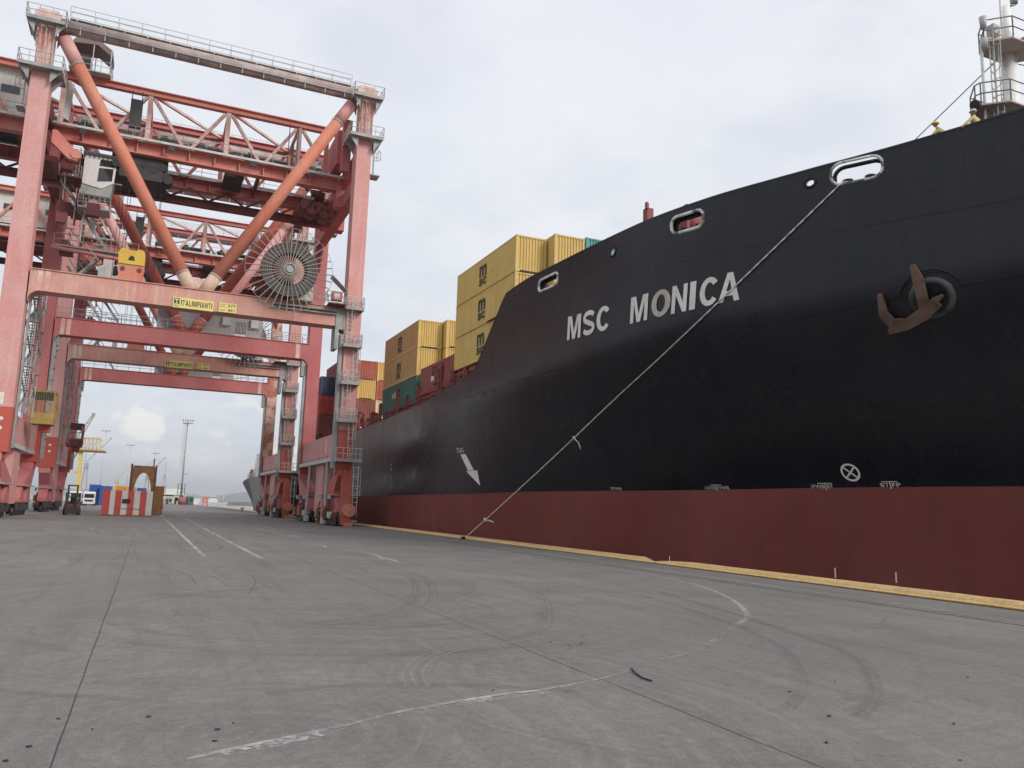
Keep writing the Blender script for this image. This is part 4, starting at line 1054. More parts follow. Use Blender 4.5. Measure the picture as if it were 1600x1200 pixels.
# --- ladders and landings up the quayside front leg, cable trunk on its corner
for y, m1 in ((YF, LGREY),):
    zs = (6.35, 10.2, 13.95, 17.7, 21.5)
    for i, z in enumerate(zs):
        xa, xb = (16.3, 18.8 if i == 0 else 18.1)
        b = MB(); b.bx(xa, xb, y-1.05, y-.02, z, z+.1); b.bx(xa, xb, y-1.08, y-1.04, z-.14, z+.18); b.bx(xa-.04, xa, y-1.05, y-.02, z-.14, z+.18); b.bx(xb, xb+.04, y-1.05, y-.02, z-.14, z+.18); b.bx(xa+.1, xa+.2, y-1.0, y-.02, z-.13, z); b.bx(xb-.2, xb-.1, y-1.0, y-.02, z-.13, z)
        po = b.build('landing', GREY, crane)
        MB().railing([(xa, y-.1, z+.1), (xa, y-1.03, z+.1), (xb, y-1.03, z+.1), (xb, y-.1, z+.1)], 1.1, .62, .034, 2).build('railing', LGREY, po)
        if i < 4:
            x = (17.75, 16.95)[i % 2]; b = MB(); b.ladder((x, y-.22, 0), z+.1, zs[i+1]+1.1, (1,0,0), (0,-1,0), .45, True, .038); b.build('ladder', LGREY, po)
    b = MB(); b.ladder((18.45, y-.5, 0), 1.0, 6.3, (1,0,0), (0,-1,0), .45, True, .038); b.build('ladder', LGREY, crane)
    b = MB(); b.bx(16.1, 16.42, y+.1, y+.75, 5.6, 19.0); b.bx(16.42, 16.56, y+.2, y+.5, 5.6, 19.); b.builds('cable_trunk', GREY, crane)
    b = MB(); b.bx(15.55, 16.5, y-.10, y+.0, 19.4, 21.45); b.bx(15.55, 15.9, y-.10, y+1.7, 17.4, 19.6); b.builds('junction_plate', GREY, crane)
    b = MB(); b.bx(9.3, 15.6, y-.5, y-.02, 21.1, 21.24); b.bx(9.3, 15.6, y-.3, y-.02, 20.8, 20.9); b.build('cable_gutter', GREY, crane)
b = MB(); b.bx(-11.1, -10.72, YR+.2, YR+.9, 6.0, 19.0); b.bx(16.2, 16.55, YR+.2, YR+.8, 6.0, 19.); b.bx(-11.1, -10.5, YR+.3, YR+1., 18.0, 19.7); b.bx(15.85, 16.5, YR+.2, YR+1.2, 17.6, 19.7); b.builds('cable_trunk', GREY, crane)
b = MB()
for i in range(9): b.bx(-10.75, -10.62, YR+.1, YR+.25, 8+i*1.3, 8.12+i*1.3)
b.build('cable_clip', CABLE, crane, None, 'stuff')
b = MB(); b.bx(-11.12, -10.95, YF+1.3, YF+1.75, 6, 19.5); b.builds('cable_trunk', GREY, crane)

# small sentry hut with tilted roof at the end of the portal beam
b = MB(); b.bx(14.55, 16.2, YF-1.5, YF-.1, 21.62, 21.74); ho = b.build('hut_floor', DKRED, crane)
b = MB(); b.bx(14.9, 15.9, YF-.9, YF-.2, 22.15, 23.0); b.build('hut_box', RED, ho)
b = MB(); b.bx(15.1, 15.6, YF-.95, YF-.9, 22.3, 22.8); b.build('hut_window', WLINE, ho)
b = MB(); b.add([(14.7, YF-1.3, 24.5), (16.3, YF-1.3, 23.1), (16.3, YF-.05, 23.1), (14.7, YF-.05, 24.5), (14.75, YF-1.3, 24.56), (16.35, YF-1.3, 23.16), (16.35, YF-.05, 23.16), (14.75, YF-.05, 24.56)], [(0,3,2,1),(4,5,6,7),(0,1,5,4),(1,2,6,5),(2,3,7,6),(3,0,4,7)]); b.build('hut_roof', GREY, ho)
MB().railing([(14.3, YF-.2, 21.74), (14.3, YF-1.5, 21.74), (16.3, YF-1.5, 21.74)], 1.1, .8, .034, 2).build('railing', GREY, ho)

# --- maker's sign and data plate
b = MB(); b.bx(.46, 4.02, YF-.10, YF-.03, 19.66, 20.64); sg = b.build('sign_board', SIGNY, crane)
sy_ = YF-.105
block_text('ITALIMPIANTI', 1.17, 3.9, sy_, 19.90, .52, INK, sg)
b = MB(); b.add([(x, sy_, z) for x, z in ((.56,20.0),(1.04,20.0),(1.04,20.56),(.56,20.56))], [(0,1,2,3)]); b.build('emblem', INK, sg)
b = MB()
for pl in ([(.62,20.36),(.98,20.36),(.98,20.48),(.62,20.48)], [(.75,20.08),(.85,20.08),(.83,20.36),(.77,20.36)], [(.68,20.03),(.92,20.03),(.88,20.09),(.72,20.09)]): b.add([(x, sy_-.006, z) for x, z in pl], [(0,1,2,3)])
b.build('emblem_letter', SIGNY, sg)
lettering('GENOVA', lambda u, v: (.56+.48*u, sy_, 19.76+.14*v), INK, sg)
b = MB(); b.bx(4.47, 6.08, YF-.10, YF-.03, 19.74, 20.64); sg2 = b.build('data_plate', SIGNY, crane)
lettering('PORTATA', lambda u, v: (4.55+.6*u, sy_, 20.42+.11*v), INK, sg2); lettering('MATR.', lambda u, v: (4.55+.5*u, sy_, 20.22+.11*v), INK, sg2); lettering('ANNO', lambda u, v: (4.55+.5*u, sy_, 19.86+.11*v), INK, sg2)
lettering('577', lambda u, v: (5.3+.68*u, sy_, 20.26+.28*v), INK, sg2, offset=.02); lettering('491', lambda u, v: (5.3+.6*u, sy_, 19.83+.26*v), INK, sg2, offset=.02)

# --- cable reel with radial spokes
rc = Vector((10.5, YF-1.7, 24.35))
rl_ = MB(); rl_.tube(rc+Vector((0,.1,0)), rc+Vector((0,1.0,0)), .55, .55, 20); rl_.bx(10.1, 10.9, YF-.7, YF+.5, 21.7, 24.7); reel = rl_.build('cable_reel', DARK, crane)
b = MB(); b.ring(rc+Vector((0,.45,0)), (0,1,0), 2.32, .38, 56, 8); b.ring(rc+Vector((0,.45,0)), (0,1,0), 1.75, .30, 56, 8); b.build('wound_cable', CABLE, reel)
b = MB()
for i, r_ in enumerate((2.62, 2.45, 2.28, 2.1, 1.92, 1.75)): b.ring(rc+Vector((0,.06+.02*(i%2),0)), (0,1,0), r_, .085, 56, 6)
b.build('cable_turns', mat('dusty_cable', (.09,.085,.08), (.15,.14,.13), .8, 2.), reel)
sp0 = MB().bar(rc+Vector((.15,0,0)), rc+Vector((4.12,0,0)), .085, .085).build('spoke', mat('reel_spoke', (.20,.165,.145), (.30,.25,.22), .6, 1.2), reel)
sp0.data.transform(Matrix.Translation(-(rc-parent_origin(reel)))); sp0.location = rc-parent_origin(reel)
for i in range(1, 36): inst(sp0, reel, None, (0, 2*math.pi*i/36, 0))
sp0.rotation_euler = (0, 0, 0)
b = MB(); b.tube(rc+Vector((0,-.18,0)), rc+Vector((0,.1,0)), .34, .34, 20); b.ring(rc+Vector((0,-.1,0)), (0,1,0), .55, .06, 24, 6); b.build('hub', GREY, reel)
b = MB(); b.ring(rc, (0,1,0), 4.14, .022, 72, 5); b.build('guard_hoop', GREY, reel)
b = MB(); b.bx(11.2, 13.0, YF-.9, YF+.6, 21.7, 23.2); b.build('reel_drive', CREAM, reel)

# --- yellow headblock frame standing on an orange base on the portal beam
b = MB(); b.prism([(-4.45,21.69),(-2.15,21.69),(-2.3,22.2),(-2.2,23.1),(-2.5,23.3),(-4.2,23.3),(-4.5,23.1),(-4.3,22.2)], 'y', YF+.2, YF+1.6); hb_ = b.build('block_base', ORANGE, crane)
b = MB()
for x in (-4.0, -2.6): b.tube((x, YF+.12, 22.75), (x, YF+.2, 22.75), .2, .2, 14)
b.build('base_hole', DKRED, hb_)
b = MB(); b.prism([(-4.42,23.2),(-2.25,23.2),(-2.22,24.2),(-2.35,24.62),(-2.8,24.7),(-3.0,24.52),(-3.6,24.52),(-3.8,24.7),(-4.25,24.62),(-4.45,24.2)], 'y', YF+.1, YF+.3); b.prism([(-4.42,23.3),(-2.25,23.3),(-2.22,24.2),(-4.45,24.2)], 'y', YF+1.3, YF+1.5); yp = b.build('headblock_plate', YEL, hb_)
b = MB(); b.add([(x, YF+.094, z) for x, z in ((-3.62,23.55),(-3.05,23.55),(-3.12,23.9),(-3.33,24.05),(-3.55,23.85))], [(0,1,2,3,4)]); b.build('plate_hole', CABLE, hb_)

# --- grey electrical house on the rear portal level
b = MB(); b.bx(-.9, 11.1, YR+2.0, YR+7.5, 21.72, 25.2); eh = b.build('electric_house', EHOUSE, crane)
b = MB()
for x in (1.0, 3.1, 5.2, 7.3, 9.6): b.bx(x-.02, x+.02, YR+1.985, YR+2.0, 21.8, 25.1)
b.build('panel_seam', GREY, eh, None, 'stuff')
b = MB(); b.bx(7.9, 9.1, YR+1.97, YR+2.0, 22.4, 23.8); w0 = b.build('vent_window', CABLE, eh)
b = MB()
for i in range(7): b.bx(7.96+i*.165, 8.02+i*.165, YR+1.95, YR+1.97, 22.45, 23.75)
b.build('vent_bar', LGREY, eh, None, 'stuff')
for x in (6.8, 10.1): MB().bx(x-.45, x+.45, YR+1.5, YR+1.99, 23.2, 24.3).build('air_conditioner', LGREY, eh)
b = MB(); b.bx(7.9, 9.1, YR+1.96, YR+2.0, 21.9, 22.3); b.build('notice', WLINE, eh)
MB().railing([(11.2, YR+1.7, 21.7), (13.5, YR+1.7, 21.7), (16, YR+1.7, 21.7)], 1.1, 1.2, .034, 2).build('railing', GREY, eh)
b = MB(); b.bar((10.6, YR+3, 22.6), (13.2, YR+3, 25.6), .5, .06); b.bar((10.6, YR+1.5, 21.9), (13.4, YR+1.5, 22.6), .1); b.bar((10.6, YR+1.5, 23.0), (13.0, YR+1.5, 25.6), .1); b.build('stair', GREY, eh)

# --- twin lattice girder across the rails
G1, G2 = YF+6.8, YF+14.4
ZU, ZL = 43.2, 37.2
XA, XB = -38., 16.6
for gi, y in enumerate((G1, G2)):
    m_ = TRUSS if gi == 0 else RED
    ub = MB().ibeam((XA, y, ZU), (XB, y, ZU), .62, .70, .09).build('upper_chord', m_, crane)
    lb = MB().ibeam((XA, y, ZL-.15), (XB, y, ZL-.15), .95, 1.35, .10).build('lower_chord', m_, crane)
    b = MB(); b.bx(XA, XB, y-1.0, y-.5, ZL+.54, ZL+.62); b.bx(XA, XB, y-1.03, y-.98, ZL+.44, ZL+.68); b.build('chord_walkway', LGREY, lb)
    MB().railing([(XA, y-1.0, ZL+.62), (13.4, y-1.0, ZL+.62)], 1.1, 2.2, .03, 2).build('railing', GREY, lb)
    b = MB()
    for x in [XA+2+i*2.45 for i in range(22)]: b.bx(x-.05, x+.05, y-.46, y+.46, ZL-.72, ZL+.42)
    b.build('stiffener', m_, lb, None, 'stuff')
    for k, x in enumerate((-34.6, -26.8, -19.0, -11.2, -3.4, 4.2, 11.6)):
        MB().bar((x, y, ZL+.5), (x, y, ZU-.35), .46, .42).build('vertical', WORN if gi == 0 and x > -13 else m_, crane)
        for xe in (x-3.75, x+3.75):
            if xe > XB: continue
            MB().bar((x+(.35 if xe > x else -.35), y, ZU-.55), (xe+(-.15 if xe > x else .15), y, ZL+.58), .34, .30).build('diagonal', WORN if gi == 0 and x > -13 else m_, crane)
            if gi == 0: MB().bx(xe-.5, xe+.5, y-.03, y+.03, ZL+.5, ZL+1.0).build('gusset', m_, crane)
# cross bracing between the two trusses (top and bottom planes), tie rods
for x0, x1 in ((-34.6,-26.8),(-26.8,-19.0),(-19.0,-11.2),(-11.2,-3.4),(-3.4,4.2),(4.2,11.6)):
    MB().bar((x0, G1, ZU-.1), (x1, G2, ZU-.1), .26, .26).build('top_lateral', WORN, crane); MB().bar((x1, G1, ZU-.1), (x1, G2, ZU-.1), .3, .3).build('top_crossbeam', WORN, crane)
    MB().bar((x0, G1, ZL+.5), (x1, G2, ZU-.5), .18, .18).build('sway_tie', WORN, crane)
    MB().bar((x0, G2+.7, ZL+.3), ((x0+x1)/2, G2+2.0, ZL+.2), .2).build('bracket', m_, crane)
for x in (-15, 7.9): MB().bar((x, G1, ZL+.1), (x, G2, ZL+.1), .35, .5).build('bottom_crossbeam', DKRED, crane)
MB().bx(4.4, 6.4, G1+2.6, G2-.6, ZL-.3, ZL+.1).build('service_grating', DARK, crane)
# lower hoist-rail girder under the far truss with its own little lattice
for x in [-30+i*3.9 for i in range(12)]:
    MB().bar((x, G2-.9, ZL-.85), (x+1.95, G2-.9, ZL-2.1), .2).build('runway_brace', DKRED, crane); MB().bar((x+3.9, G2-.9, ZL-.85), (x+1.95, G2-.9, ZL-2.1), .2).build('runway_brace', DKRED, crane)
b = MB(); b.ibeam((XA, G2-.9, ZL-2.5), (15.6, G2-.9, ZL-2.5), .8, .8, .09); b.build('runway_beam', DKRED, crane)
# cross-girders carrying the trusses on the leg heads, end frame at the quayside
for x in (-12.2, 17.2):
    for z in (35.2, 38.0):
        MB().bx(x-.55, x+.55, YF+1.82, YR-.02, z-.75, z+.75).build('cross_girder', RED if x > 0 else DKRED, crane)
    for y in (G1, G2):
        b = MB(); b.bx(x-1.3, x+1.3, y-.75, y+.75, 34.4, 36.4); b.build('truss_seat', RED, crane)
    for s_, y in ((1, YF+1.8), (-1, YR)):
        b = MB(); b.add([(x-.05, y, 34.4), (x-.05, y+s_*2.4, 34.4), (x-.05, y, 30.8), (x+.05, y, 34.4), (x+.05, y+s_*2.4, 34.4), (x+.05, y, 30.8)], [(0,1,2),(5,4,3),(0,3,4,1),(1,4,5,2),(2,5,3,0)]); b.build('knee_plate', RED, crane)
b = MB(); b.bx(14.4, 14.8, G1-.3, G1+.3, ZL+.5, ZU-.3); b.build('end_post', TRUSS, crane)
b = MB(); b.bx(15.6, 16.5, YF+2.6, YF+3.4, 37.2, 43.0); b.bx(15.3, 16.4, YF+4, YF+13, 38.5, 42.2); b.builds('end_plate', RED, crane)
b = MB()
for i in range(5): z = 34.8-i*.1; b.tube((13.0+i*.7, G1+1.0, z-.4*(i%2)), (13.0+i*.7, G1+3.2, z-.4*(i%2)), .62, .62, 16)
b.build('sheave', DKRED, crane)
b = MB()
for i in range(14): p = Vector((random.uniform(12.6, 16.2), random.uniform(G1+.5, G2), random.uniform(33.6, 38))); b.box(p, (random.uniform(.3, 1.2), random.uniform(.3, 1.4), random.uniform(.3, 1.0)))
b.builds('end_machinery', DKRED, crane)
MB().bx(12.6, 16.4, G2-.5, G2+.4, 34.5, 36.6).build('end_tie_beam', RED, crane)
# dark junction boxes and cable ladders between the chords
for x in (-4.6, 10.9):
    b = MB(); b.bx(x-.55, x+.55, G1-.95, G1-.55, ZL+1.6, ZL+4.6) if x < 0 else b.bx(x-.12, x+.12, G1-.9, G1-.6, ZL+.6, ZL+3.4)
    b.bx(x-.5, x-.42, G1-.9, G1-.8, ZL+.6, ZL+5.5); b.bx(x+.42, x+.5, G1-.9, G1-.8, ZL+.6, ZL+5.5); b.build('cable_ladder', DARK, crane)
for x0, x1 in ((-9.8, -6.2), (-2.4, -.2), (1.2, 5.2), (6.2, 10.8)):
    b = MB(); b.bx(x0, x1, G1+1.2, G1+2.2, ZL+.5, ZL+1.5); b.tube((x0, G1+1.5, ZL+1.7), (x1, G1+1.5, ZL+1.7), .3, .3, 10); b.bx(x0+.3, x0+.9, G1+.6, G1+1.2, ZL+.5, ZL+2.0); b.build('festoon_gear', DARK, crane)
# machinery house on the landward end, ribbed white cladding with window band
b = MB(); b.bx(-33, -14.4, G1+.5, G2-.5, 38.5, 42.7); mh = b.build('machinery_house', CREAM, crane)
b = MB(); b.bx(-33.2, -14.2, G1+.3, G2-.3, 42.7, 42.9); b.build('house_roof', LGREY, mh)
b = MB()
for i in range(30): x = -32.6+i*.62; b.bx(x, x+.05, G1+.47, G1+.5, 38.6, 42.6)
b.build('cladding_rib', CREAM, mh, None, 'stuff')
for i in range(7): MB().bx(-31.5+i*2.5, -29.9+i*2.5, G1+.45, G1+.49, 40.4, 41.2).build('window', GLASS, mh)
b = MB(); b.bx(-33, -14.6, G1+.6, G2-.6, 37.7, 38.4); b.build('house_underframe', DARK, mh)
# lookout shelter on the upper chord by the landward leg
b = MB(); b.bx(-10.9, -7.2, G1-1.3, G1+1.7, ZU+.4, ZU+.5); so = b.build('shelter_floor', LGREY, crane)
b = MB(); b.prism([(-10.9, ZU+3.0), (-10.5, ZU+3.7), (-8.6, ZU+3.9), (-7.2, ZU+3.0), (-7.2, ZU+2.4), (-7.6, ZU+2.6), (-8.6, ZU+3.3), (-10.3, ZU+3.1)], 'y', G1-1.2, G1+1.6); b.build('shelter_roof', mat('shelter_sheet', (.17,.12,.12), (.22,.16,.16), .7, .8), so)
b = MB(); b.bx(-10.6, -9.1, G1-1.0, G1+1.4, ZU+.5, ZU+2.1); b.build('winch_box', DARK, so)
b = MB()
for x in (-10.8, -8.9, -7.3):
    for y in (G1-1.2, G1+1.5): b.bx(x-.04, x+.04, y-.04, y+.04, ZU+.5, ZU+3.2)
b.build('shelter_post', LGREY, so)
MB().railing([(-10.8, G1-1.3, ZU+.5), (-7.2, G1-1.3, ZU+.5), (-7.2, G1+1.6, ZU+.5)], 1.1, .9, .034, 2).build('railing', LGREY, so)
# grey screen and brackets beside the landward leg
b = MB(); b.prism([(-10.6, 37.2), (-10.0, 36.9), (-9.85, 40.6), (-10.35, 40.8)], 'y', YF+2.9, YF+3.0); b.build('grey_screen', LGREY, crane)
b = MB(); b.prism([(-11.1, 35.5), (-10.7, 35.5), (-8.6, 33.4), (-8.9, 32.9), (-9.6, 33.0), (-11.1, 34.3)], 'y', YF+2.2, YF+2.8); b.tube((-9.0, YF+2.1, 33.5), (-9.0, YF+2.9, 33.5), .45, .45, 14); b.build('sheave_bracket', TRUSS, crane)
# clutter of pipes and struts in the landward corner
b = MB()
for i in range(30):
    p = Vector((random.uniform(-10.6, -7.0), random.uniform(YF+5, YF+13), random.uniform(26, 34))); k = i % 4; L_ = random.uniform(1., 2.6); b.bar(p, p+(Vector((L_, 0, 0)), Vector((0, 0, L_)), Vector((0, L_, 0)), Vector((L_*.6, 0, -L_*.7)))[k], random.choice([.05, .07, .1]))
b.builds('pipework', GREY, crane)
b = MB()
for i in range(12): b.box((random.uniform(-10.4, -7.2), random.uniform(YF+5, YF+12), random.uniform(26, 36)), (random.uniform(.4, 1.3), random.uniform(.4, 1.2), random.uniform(.4, 1.3)))
b.builds('equipment_box', DKRED, crane)

# --- operator's cab hung from the trolley
cy_ = YF+8.3
b = MB(); b.prism([(-8.75, 32.6), (-7.0, 32.35), (-5.95, 33.1), (-5.85, 35.65), (-8.75, 35.65)], 'y', cy_-1.1, cy_+1.1); cab = b.build('cab', WHITE, crane)
b = MB(); b.add([(x, cy_-1.105, z) for x, z in ((-7.45,33.0),(-6.15,33.25),(-6.1,34.55),(-7.4,34.45))], [(0,1,2,3)]); b.build('cab_window', GLASS, cab)
b = MB(); b.add([(x, cy_-1.105, z) for x, z in ((-7.4,34.65),(-6.08,34.7),(-6.05,35.4),(-7.35,35.35))], [(0,1,2,3)]); b.build('cab_window', GLASS, cab)
b = MB(); b.add([(-5.94, cy_-.95, 33.2), (-5.94, cy_+.95, 33.2), (-5.83, cy_+.95, 35.4), (-5.83, cy_-.95, 35.4)], [(0,1,2,3)]); b.build('cab_window', GLASS, cab)
b = MB(); b.bx(-8.9, -5.6, cy_-1.3, cy_+1.3, 35.66, 35.85)
b.build('cab_roof', mat('navy_trim', (.05,.06,.10), (.07,.08,.13), .6), cab)
b = MB()
for i in range(8): b.bx(-8.7+i*.4, -8.5+i*.4, cy_-1.32, cy_-1.3, 35.45, 35.66)
b.build('roof_fringe', DARK, cab, None, 'stuff')
b = MB(); b.prism([(-8.8, 31.6), (-6.2, 31.6), (-6.0, 33.05), (-7.0, 32.32), (-8.8, 32.55)], 'y', cy_-1.0, cy_+1.0); b.build('cab_underframe', GREY, cab)
b = MB(); b.bx(-8.9, -6.1, cy_-1.3, cy_+1.1, 30.1, 30.3); pl = b.build('boarding_platform', GREY, crane)
MB().railing([(-8.9, cy_-1.3, 30.3), (-6.1, cy_-1.3, 30.3), (-6.1, cy_+1.1, 30.3)], 1.1, .5, .034, 3).build('railing', GREY, pl)
MB().tube((-7.6, cy_-.5, 30.9), (-7.6, cy_+.3, 31.1), .45, .35, 14).build('motor', WORN, pl)
b = MB()
for x in (-10.6, -9.1): b.bar((x, cy_, 36), (x, cy_, 28.5), .16)
b.bx(-10.8, -8.9, cy_-1.2, cy_+1., 33.0, 33.15); b.builds('hanger', DKRED, crane)
MB().railing([(-10.8, cy_-1.2, 33.15), (-8.9, cy_-1.2, 33.15)], 1.1, .5, .034, 2).build('railing', GREY, crane)
# trolley: dark mass of drums and frames between the girders
b = MB(); b.bx(-6.4, -1.2, G1+.5, G2-.5, 34.4, 36.9); b.bx(-5.6, -1.6, G1+.2, G1+.5, 34.0, 36.3); tr = b.build('trolley', DARK, crane)
b = MB()
for i in range(6): b.tube((-5.9+i*.85, G1+.15, 35.2+.4*(i%2)), (-5.9+i*.85, G1+.4, 35.2+.4*(i%2)), .42, .42, 16)
b.tube((-1.1, G1+.4, 34.5), (-1.1, G1+2, 34.5), .5, .5, 16); b.build('drum', CABLE, tr)
b = MB()
for x in (-5.3, -4.6, -2.2, -1.6): b.tube((x, G1+1.2, 34.4), (x, G1+1.2, 22.0), .025, n=4, caps=False); b.tube((x, G2-1.2, 34.4), (x, G2-1.2, 22.0), .025, n=4, caps=False)
b.build('hoist_rope', CABLE, tr)

# --- stairs up the landward side between the frames
def stair(p0, p1, w=.8):
    p0, p1 = Vector(p0), Vector(p1); b = MB(); sd = Vector((0, w/2, 0)) if abs(p1.x-p0.x) > abs(p1.y-p0.y) else Vector((w/2, 0, 0))
    for s_ in (-1, 1): b.bar(p0+sd*s_, p1+sd*s_, .08, .26); b.tube(p0+sd*s_+Vector((0,0,1)), p1+sd*s_+Vector((0,0,1)), .03, n=4); 
    st = b.build('stair', GREY, crane)
    t = MB(); n = max(4, int((p1-p0).length/.42))
    for i in range(1, n): q = p0.lerp(p1, i/n); t.box(q, (.26 if sd.y else w, w if sd.y else .26, .04))
    t.build('stair_treads', GREY, st)
    return st
for a, b_ in (((-6.2, YF+10, 27.0), (-10.3, YF+10, 32.8)), ((-6.2, YF+11, 27.0), (-10.2, YF+11, 22.0)), ((-6.6, YR+.6, 21.7), (-10.6, YR+.6, 27.6))): stair(a, b_)
for i in range(6):
    z = 9.2+i*2.05; a = (-11.0, YF+3.0, z); b_ = (-11.0, YF+7.6, z+2.05); stair(a, b_) if i % 2 == 0 else stair((-11.0, YF+7.6, z), (-11.0, YF+3.0, z+2.05))
b = MB()
for y in (YF+2.8, YF+5.3, YF+7.9): b.bar((-10.6, y, 9.2), (-10.6, y, 21.6), .1); b.bar((-11.5, y, 9.2), (-11.5, y, 21.6), .1)
for z in (11.2, 13.3, 15.3, 17.4, 19.5): b.bx(-11.5, -10.5, YF+7.5, YF+8.3, z, z+.06); b.bx(-11.5, -10.5, YF+2.4, YF+3.1, z, z+.06)
b.build('stair_tower', GREY, crane)
# landings on the rear frame behind the portal, cream leg stub
b = MB(); b.bx(-6.6, -6.0, YF+9, YF+9.6, 21.7, 25.0); b.build('column_stub', LGREY, crane)
b = MB(); b.bx(-10.8, -3.2, YF+9.4, YF+11.6, 26.6, 26.75); gl = b.build('gangway', GREY, crane)
MB().railing([(-10.8, YF+9.4, 26.75), (-3.2, YF+9.4, 26.75)], 1.1, 1.3, .034, 2).build('railing', GREY, gl)
MB().tube((-11, YF+9.2, 26.3), (-3.6, YF+9.2, 25.9), .2, .2, 10).build('pipe', RED, crane)

# --- lift cage running up the landward side
def cage(m):
    x0, x1, y0, y1, z0, z1 = -11.05, -9.1, YF+10.2, YF+12.6, 8.9, 12.0
    b = MB(); b.bx(x0, x1, y0, y1, z0, z0+.45)
    for x in (x0, x1-.14):
        for y in (y0, y1-.14): b.bx(x, x+.14, y, y+.14, z0+.45, z1)
    b.bx(x0, x1, y0, y1, z1, z1+.16); cg = b.build('lift_cage', m, crane)
    b = MB(); b.bx(x0, x1, y0-.03, y0+.0, z0+.45, z0+1.1); b.bx(x1, x1+.03, y0, y1, z0+.45, z0+1.0); b.build('cage_skirt', m, cg)
    b = MB()
    for i in range(9): x = x0+.15+i*.2; b.bx(x, x+.03, y0-.02, y0, z0+1.1, z1)
    b.bx(x0, x1, y0-.02, y0, z0+1.9, z0+1.98); b.build('cage_bars', m, cg)
    b = MB(); b.bx(x0+.16, x1-.16, y0+.05, y0+.1, z1-.8, z1); b.bx(x0+.2, x1-.2, y1-.2, y1-.15, z0+.5, z0+1.2); b.builds('cage_panel', DARK, cg)
    b = MB()
    for y in (y0+.8, y0+1.5): b.bx(x1, x1+.05, y, y+.12, z0+.4, z1)
    b.bx(x1, x1+.05, y0, y1, z0+1.8, z0+1.9); b.build('cage_frame', m, cg)
    MB().bx(-10.4, -9.4, YF+11.3, YF+12.4, 8.2, 8.88).build('lift_motor', FRESH, cg)
    return cg
cage_o = cage(YCAGE)
b = MB(); b.bx(-13.1, -11.9, YF-.02, YF-.006, 9.6, 10.6); b.build('notice', WLINE, crane)
b = MB()
for z in (7.6, 8.4): b.tube((-11.9, YF-.02, z), (-11.9, YF-.006, z), .16, n=10)
b.build('lamp', WLINE, crane)
# floodlights under the girder
for x in (-9, -1, 7, 13):
    b = MB(); b.bx(x-.3, x+.3, G1-1.2, G1-1.05, ZL-.2, ZL+.25); b.build('floodlight', DARK, crane)

# second crane: same build further along the rails
crane2 = copy_tree(crane); crane2.location.y += 37.6
PEEL = mat('peeling_leg_paint', (.44, .14, .10), (.62, .46, .36), .8, .7, lo=.42, hi=.56)
for o in crane2.children:
    if o.name.startswith('leg') and o.type == 'MESH' and max(v.co.x for v in o.data.vertices) > 10 and min(v.co.y for v in o.data.vertices) > 5 and o.active_material == RED:
        o.material_slots[0].link = 'OBJECT'; o.material_slots[0].material = PEEL
    if o.name.startswith('brace_tube') and o.active_material == ORANGE:
        o.material_slots[0].link = 'OBJECT'; o.material_slots[0].material = PINK
crane2['label'] = 'farther red quay gantry crane, framed inside the portal of the nearer one'
for o in crane2.children:
    if o.name.startswith('lift_cage'):
        for q in [o]+list(o.children):
            if q.material_slots and not q.name.startswith('lift_motor'): q.material_slots[0].link = 'OBJECT'; q.material_slots[0].material = DKRED
# ------------------------------------------------------------------ things standing on the quay
WSTR = mat('stripe_white', (.62, .62, .58), (.54, .55, .52), .6, 1.4, streak=.3, c3=(.4, .38, .34))
RSTR = mat('stripe_red', (.52, .06, .045), (.46, .075, .06), .55, 1.2, streak=.3, c3=(.32, .06, .05))
# striped counterweight block
sbk = thing('striped_block', (-2.1, 105, 0), 'big red and white striped steel block standing on the quay', 'ballast block')
X0, X1 = -4.72, .52; hl, hr_ = 3.02, 2.86
b = MB(); b.bx(X0, X1, 104.02, 106.2, .12, 2.86); b.build('body', RSTR, sbk)
n = 8; cols = [RSTR, WSTR]
for i in range(n):
    xa, xb = X0+(X1-X0)*i/n, X0+(X1-X0)*(i+1)/n
    if i == 0: xb += .12
    if i == 1: xa += .12
    p = MB(); p.bx(xa, xb, 104-(.05 if i % 2 == 0 else .0), 104.02, .14, 2.9 if i else 3.02); p.build('stripe', cols[i % 2], sbk)
b = MB(); b.bx(X0+3*.655+.1, X0+3*.655+.95, 103.93, 104.0, 1.45, 1.95); b.build('pocket', CABLE, sbk)
b = MB(); b.bx(X0+1.4, X1-1.2, 103.93, 103.96, .82, .86); b.build('seam', DKRED, sbk)
b = MB(); b.bx(X0-.06, X1+.06, 103.9, 106.3, 0, .12); b.bx(X0+.6, X0+1.6, 103.9, 104, .0, .1); b.build('skid', RUST, sbk)
b = MB(); b.bx(X1-.004, X1+.12, 104.0, 106.2, .12, 2.9); b.build('edge_plate', RUST, sbk)
# rusty arched frame behind it
af = thing('arched_frame', (-.7, 113, 0), 'tall rusty brown steel frame with an arched opening behind the striped block', 'steel frame')
xa, xb, z0, z1, y0, y1 = -2.15, .65, 0, 6.2, 112.4, 113.6
out = [(xa, z0), (xa, z1), (xb, z1), (xb, z0)]
arch = []
for i in range(17):
    t = i/16; a = math.pi*t; arch.append((-.75+1.02*math.cos(a) if t < .5 else -.75+1.02*math.cos(a), 2.4+2.9*math.sin(a)))
b = MB()
L_ = [(xa, 0), (xa, 2.4)]; 
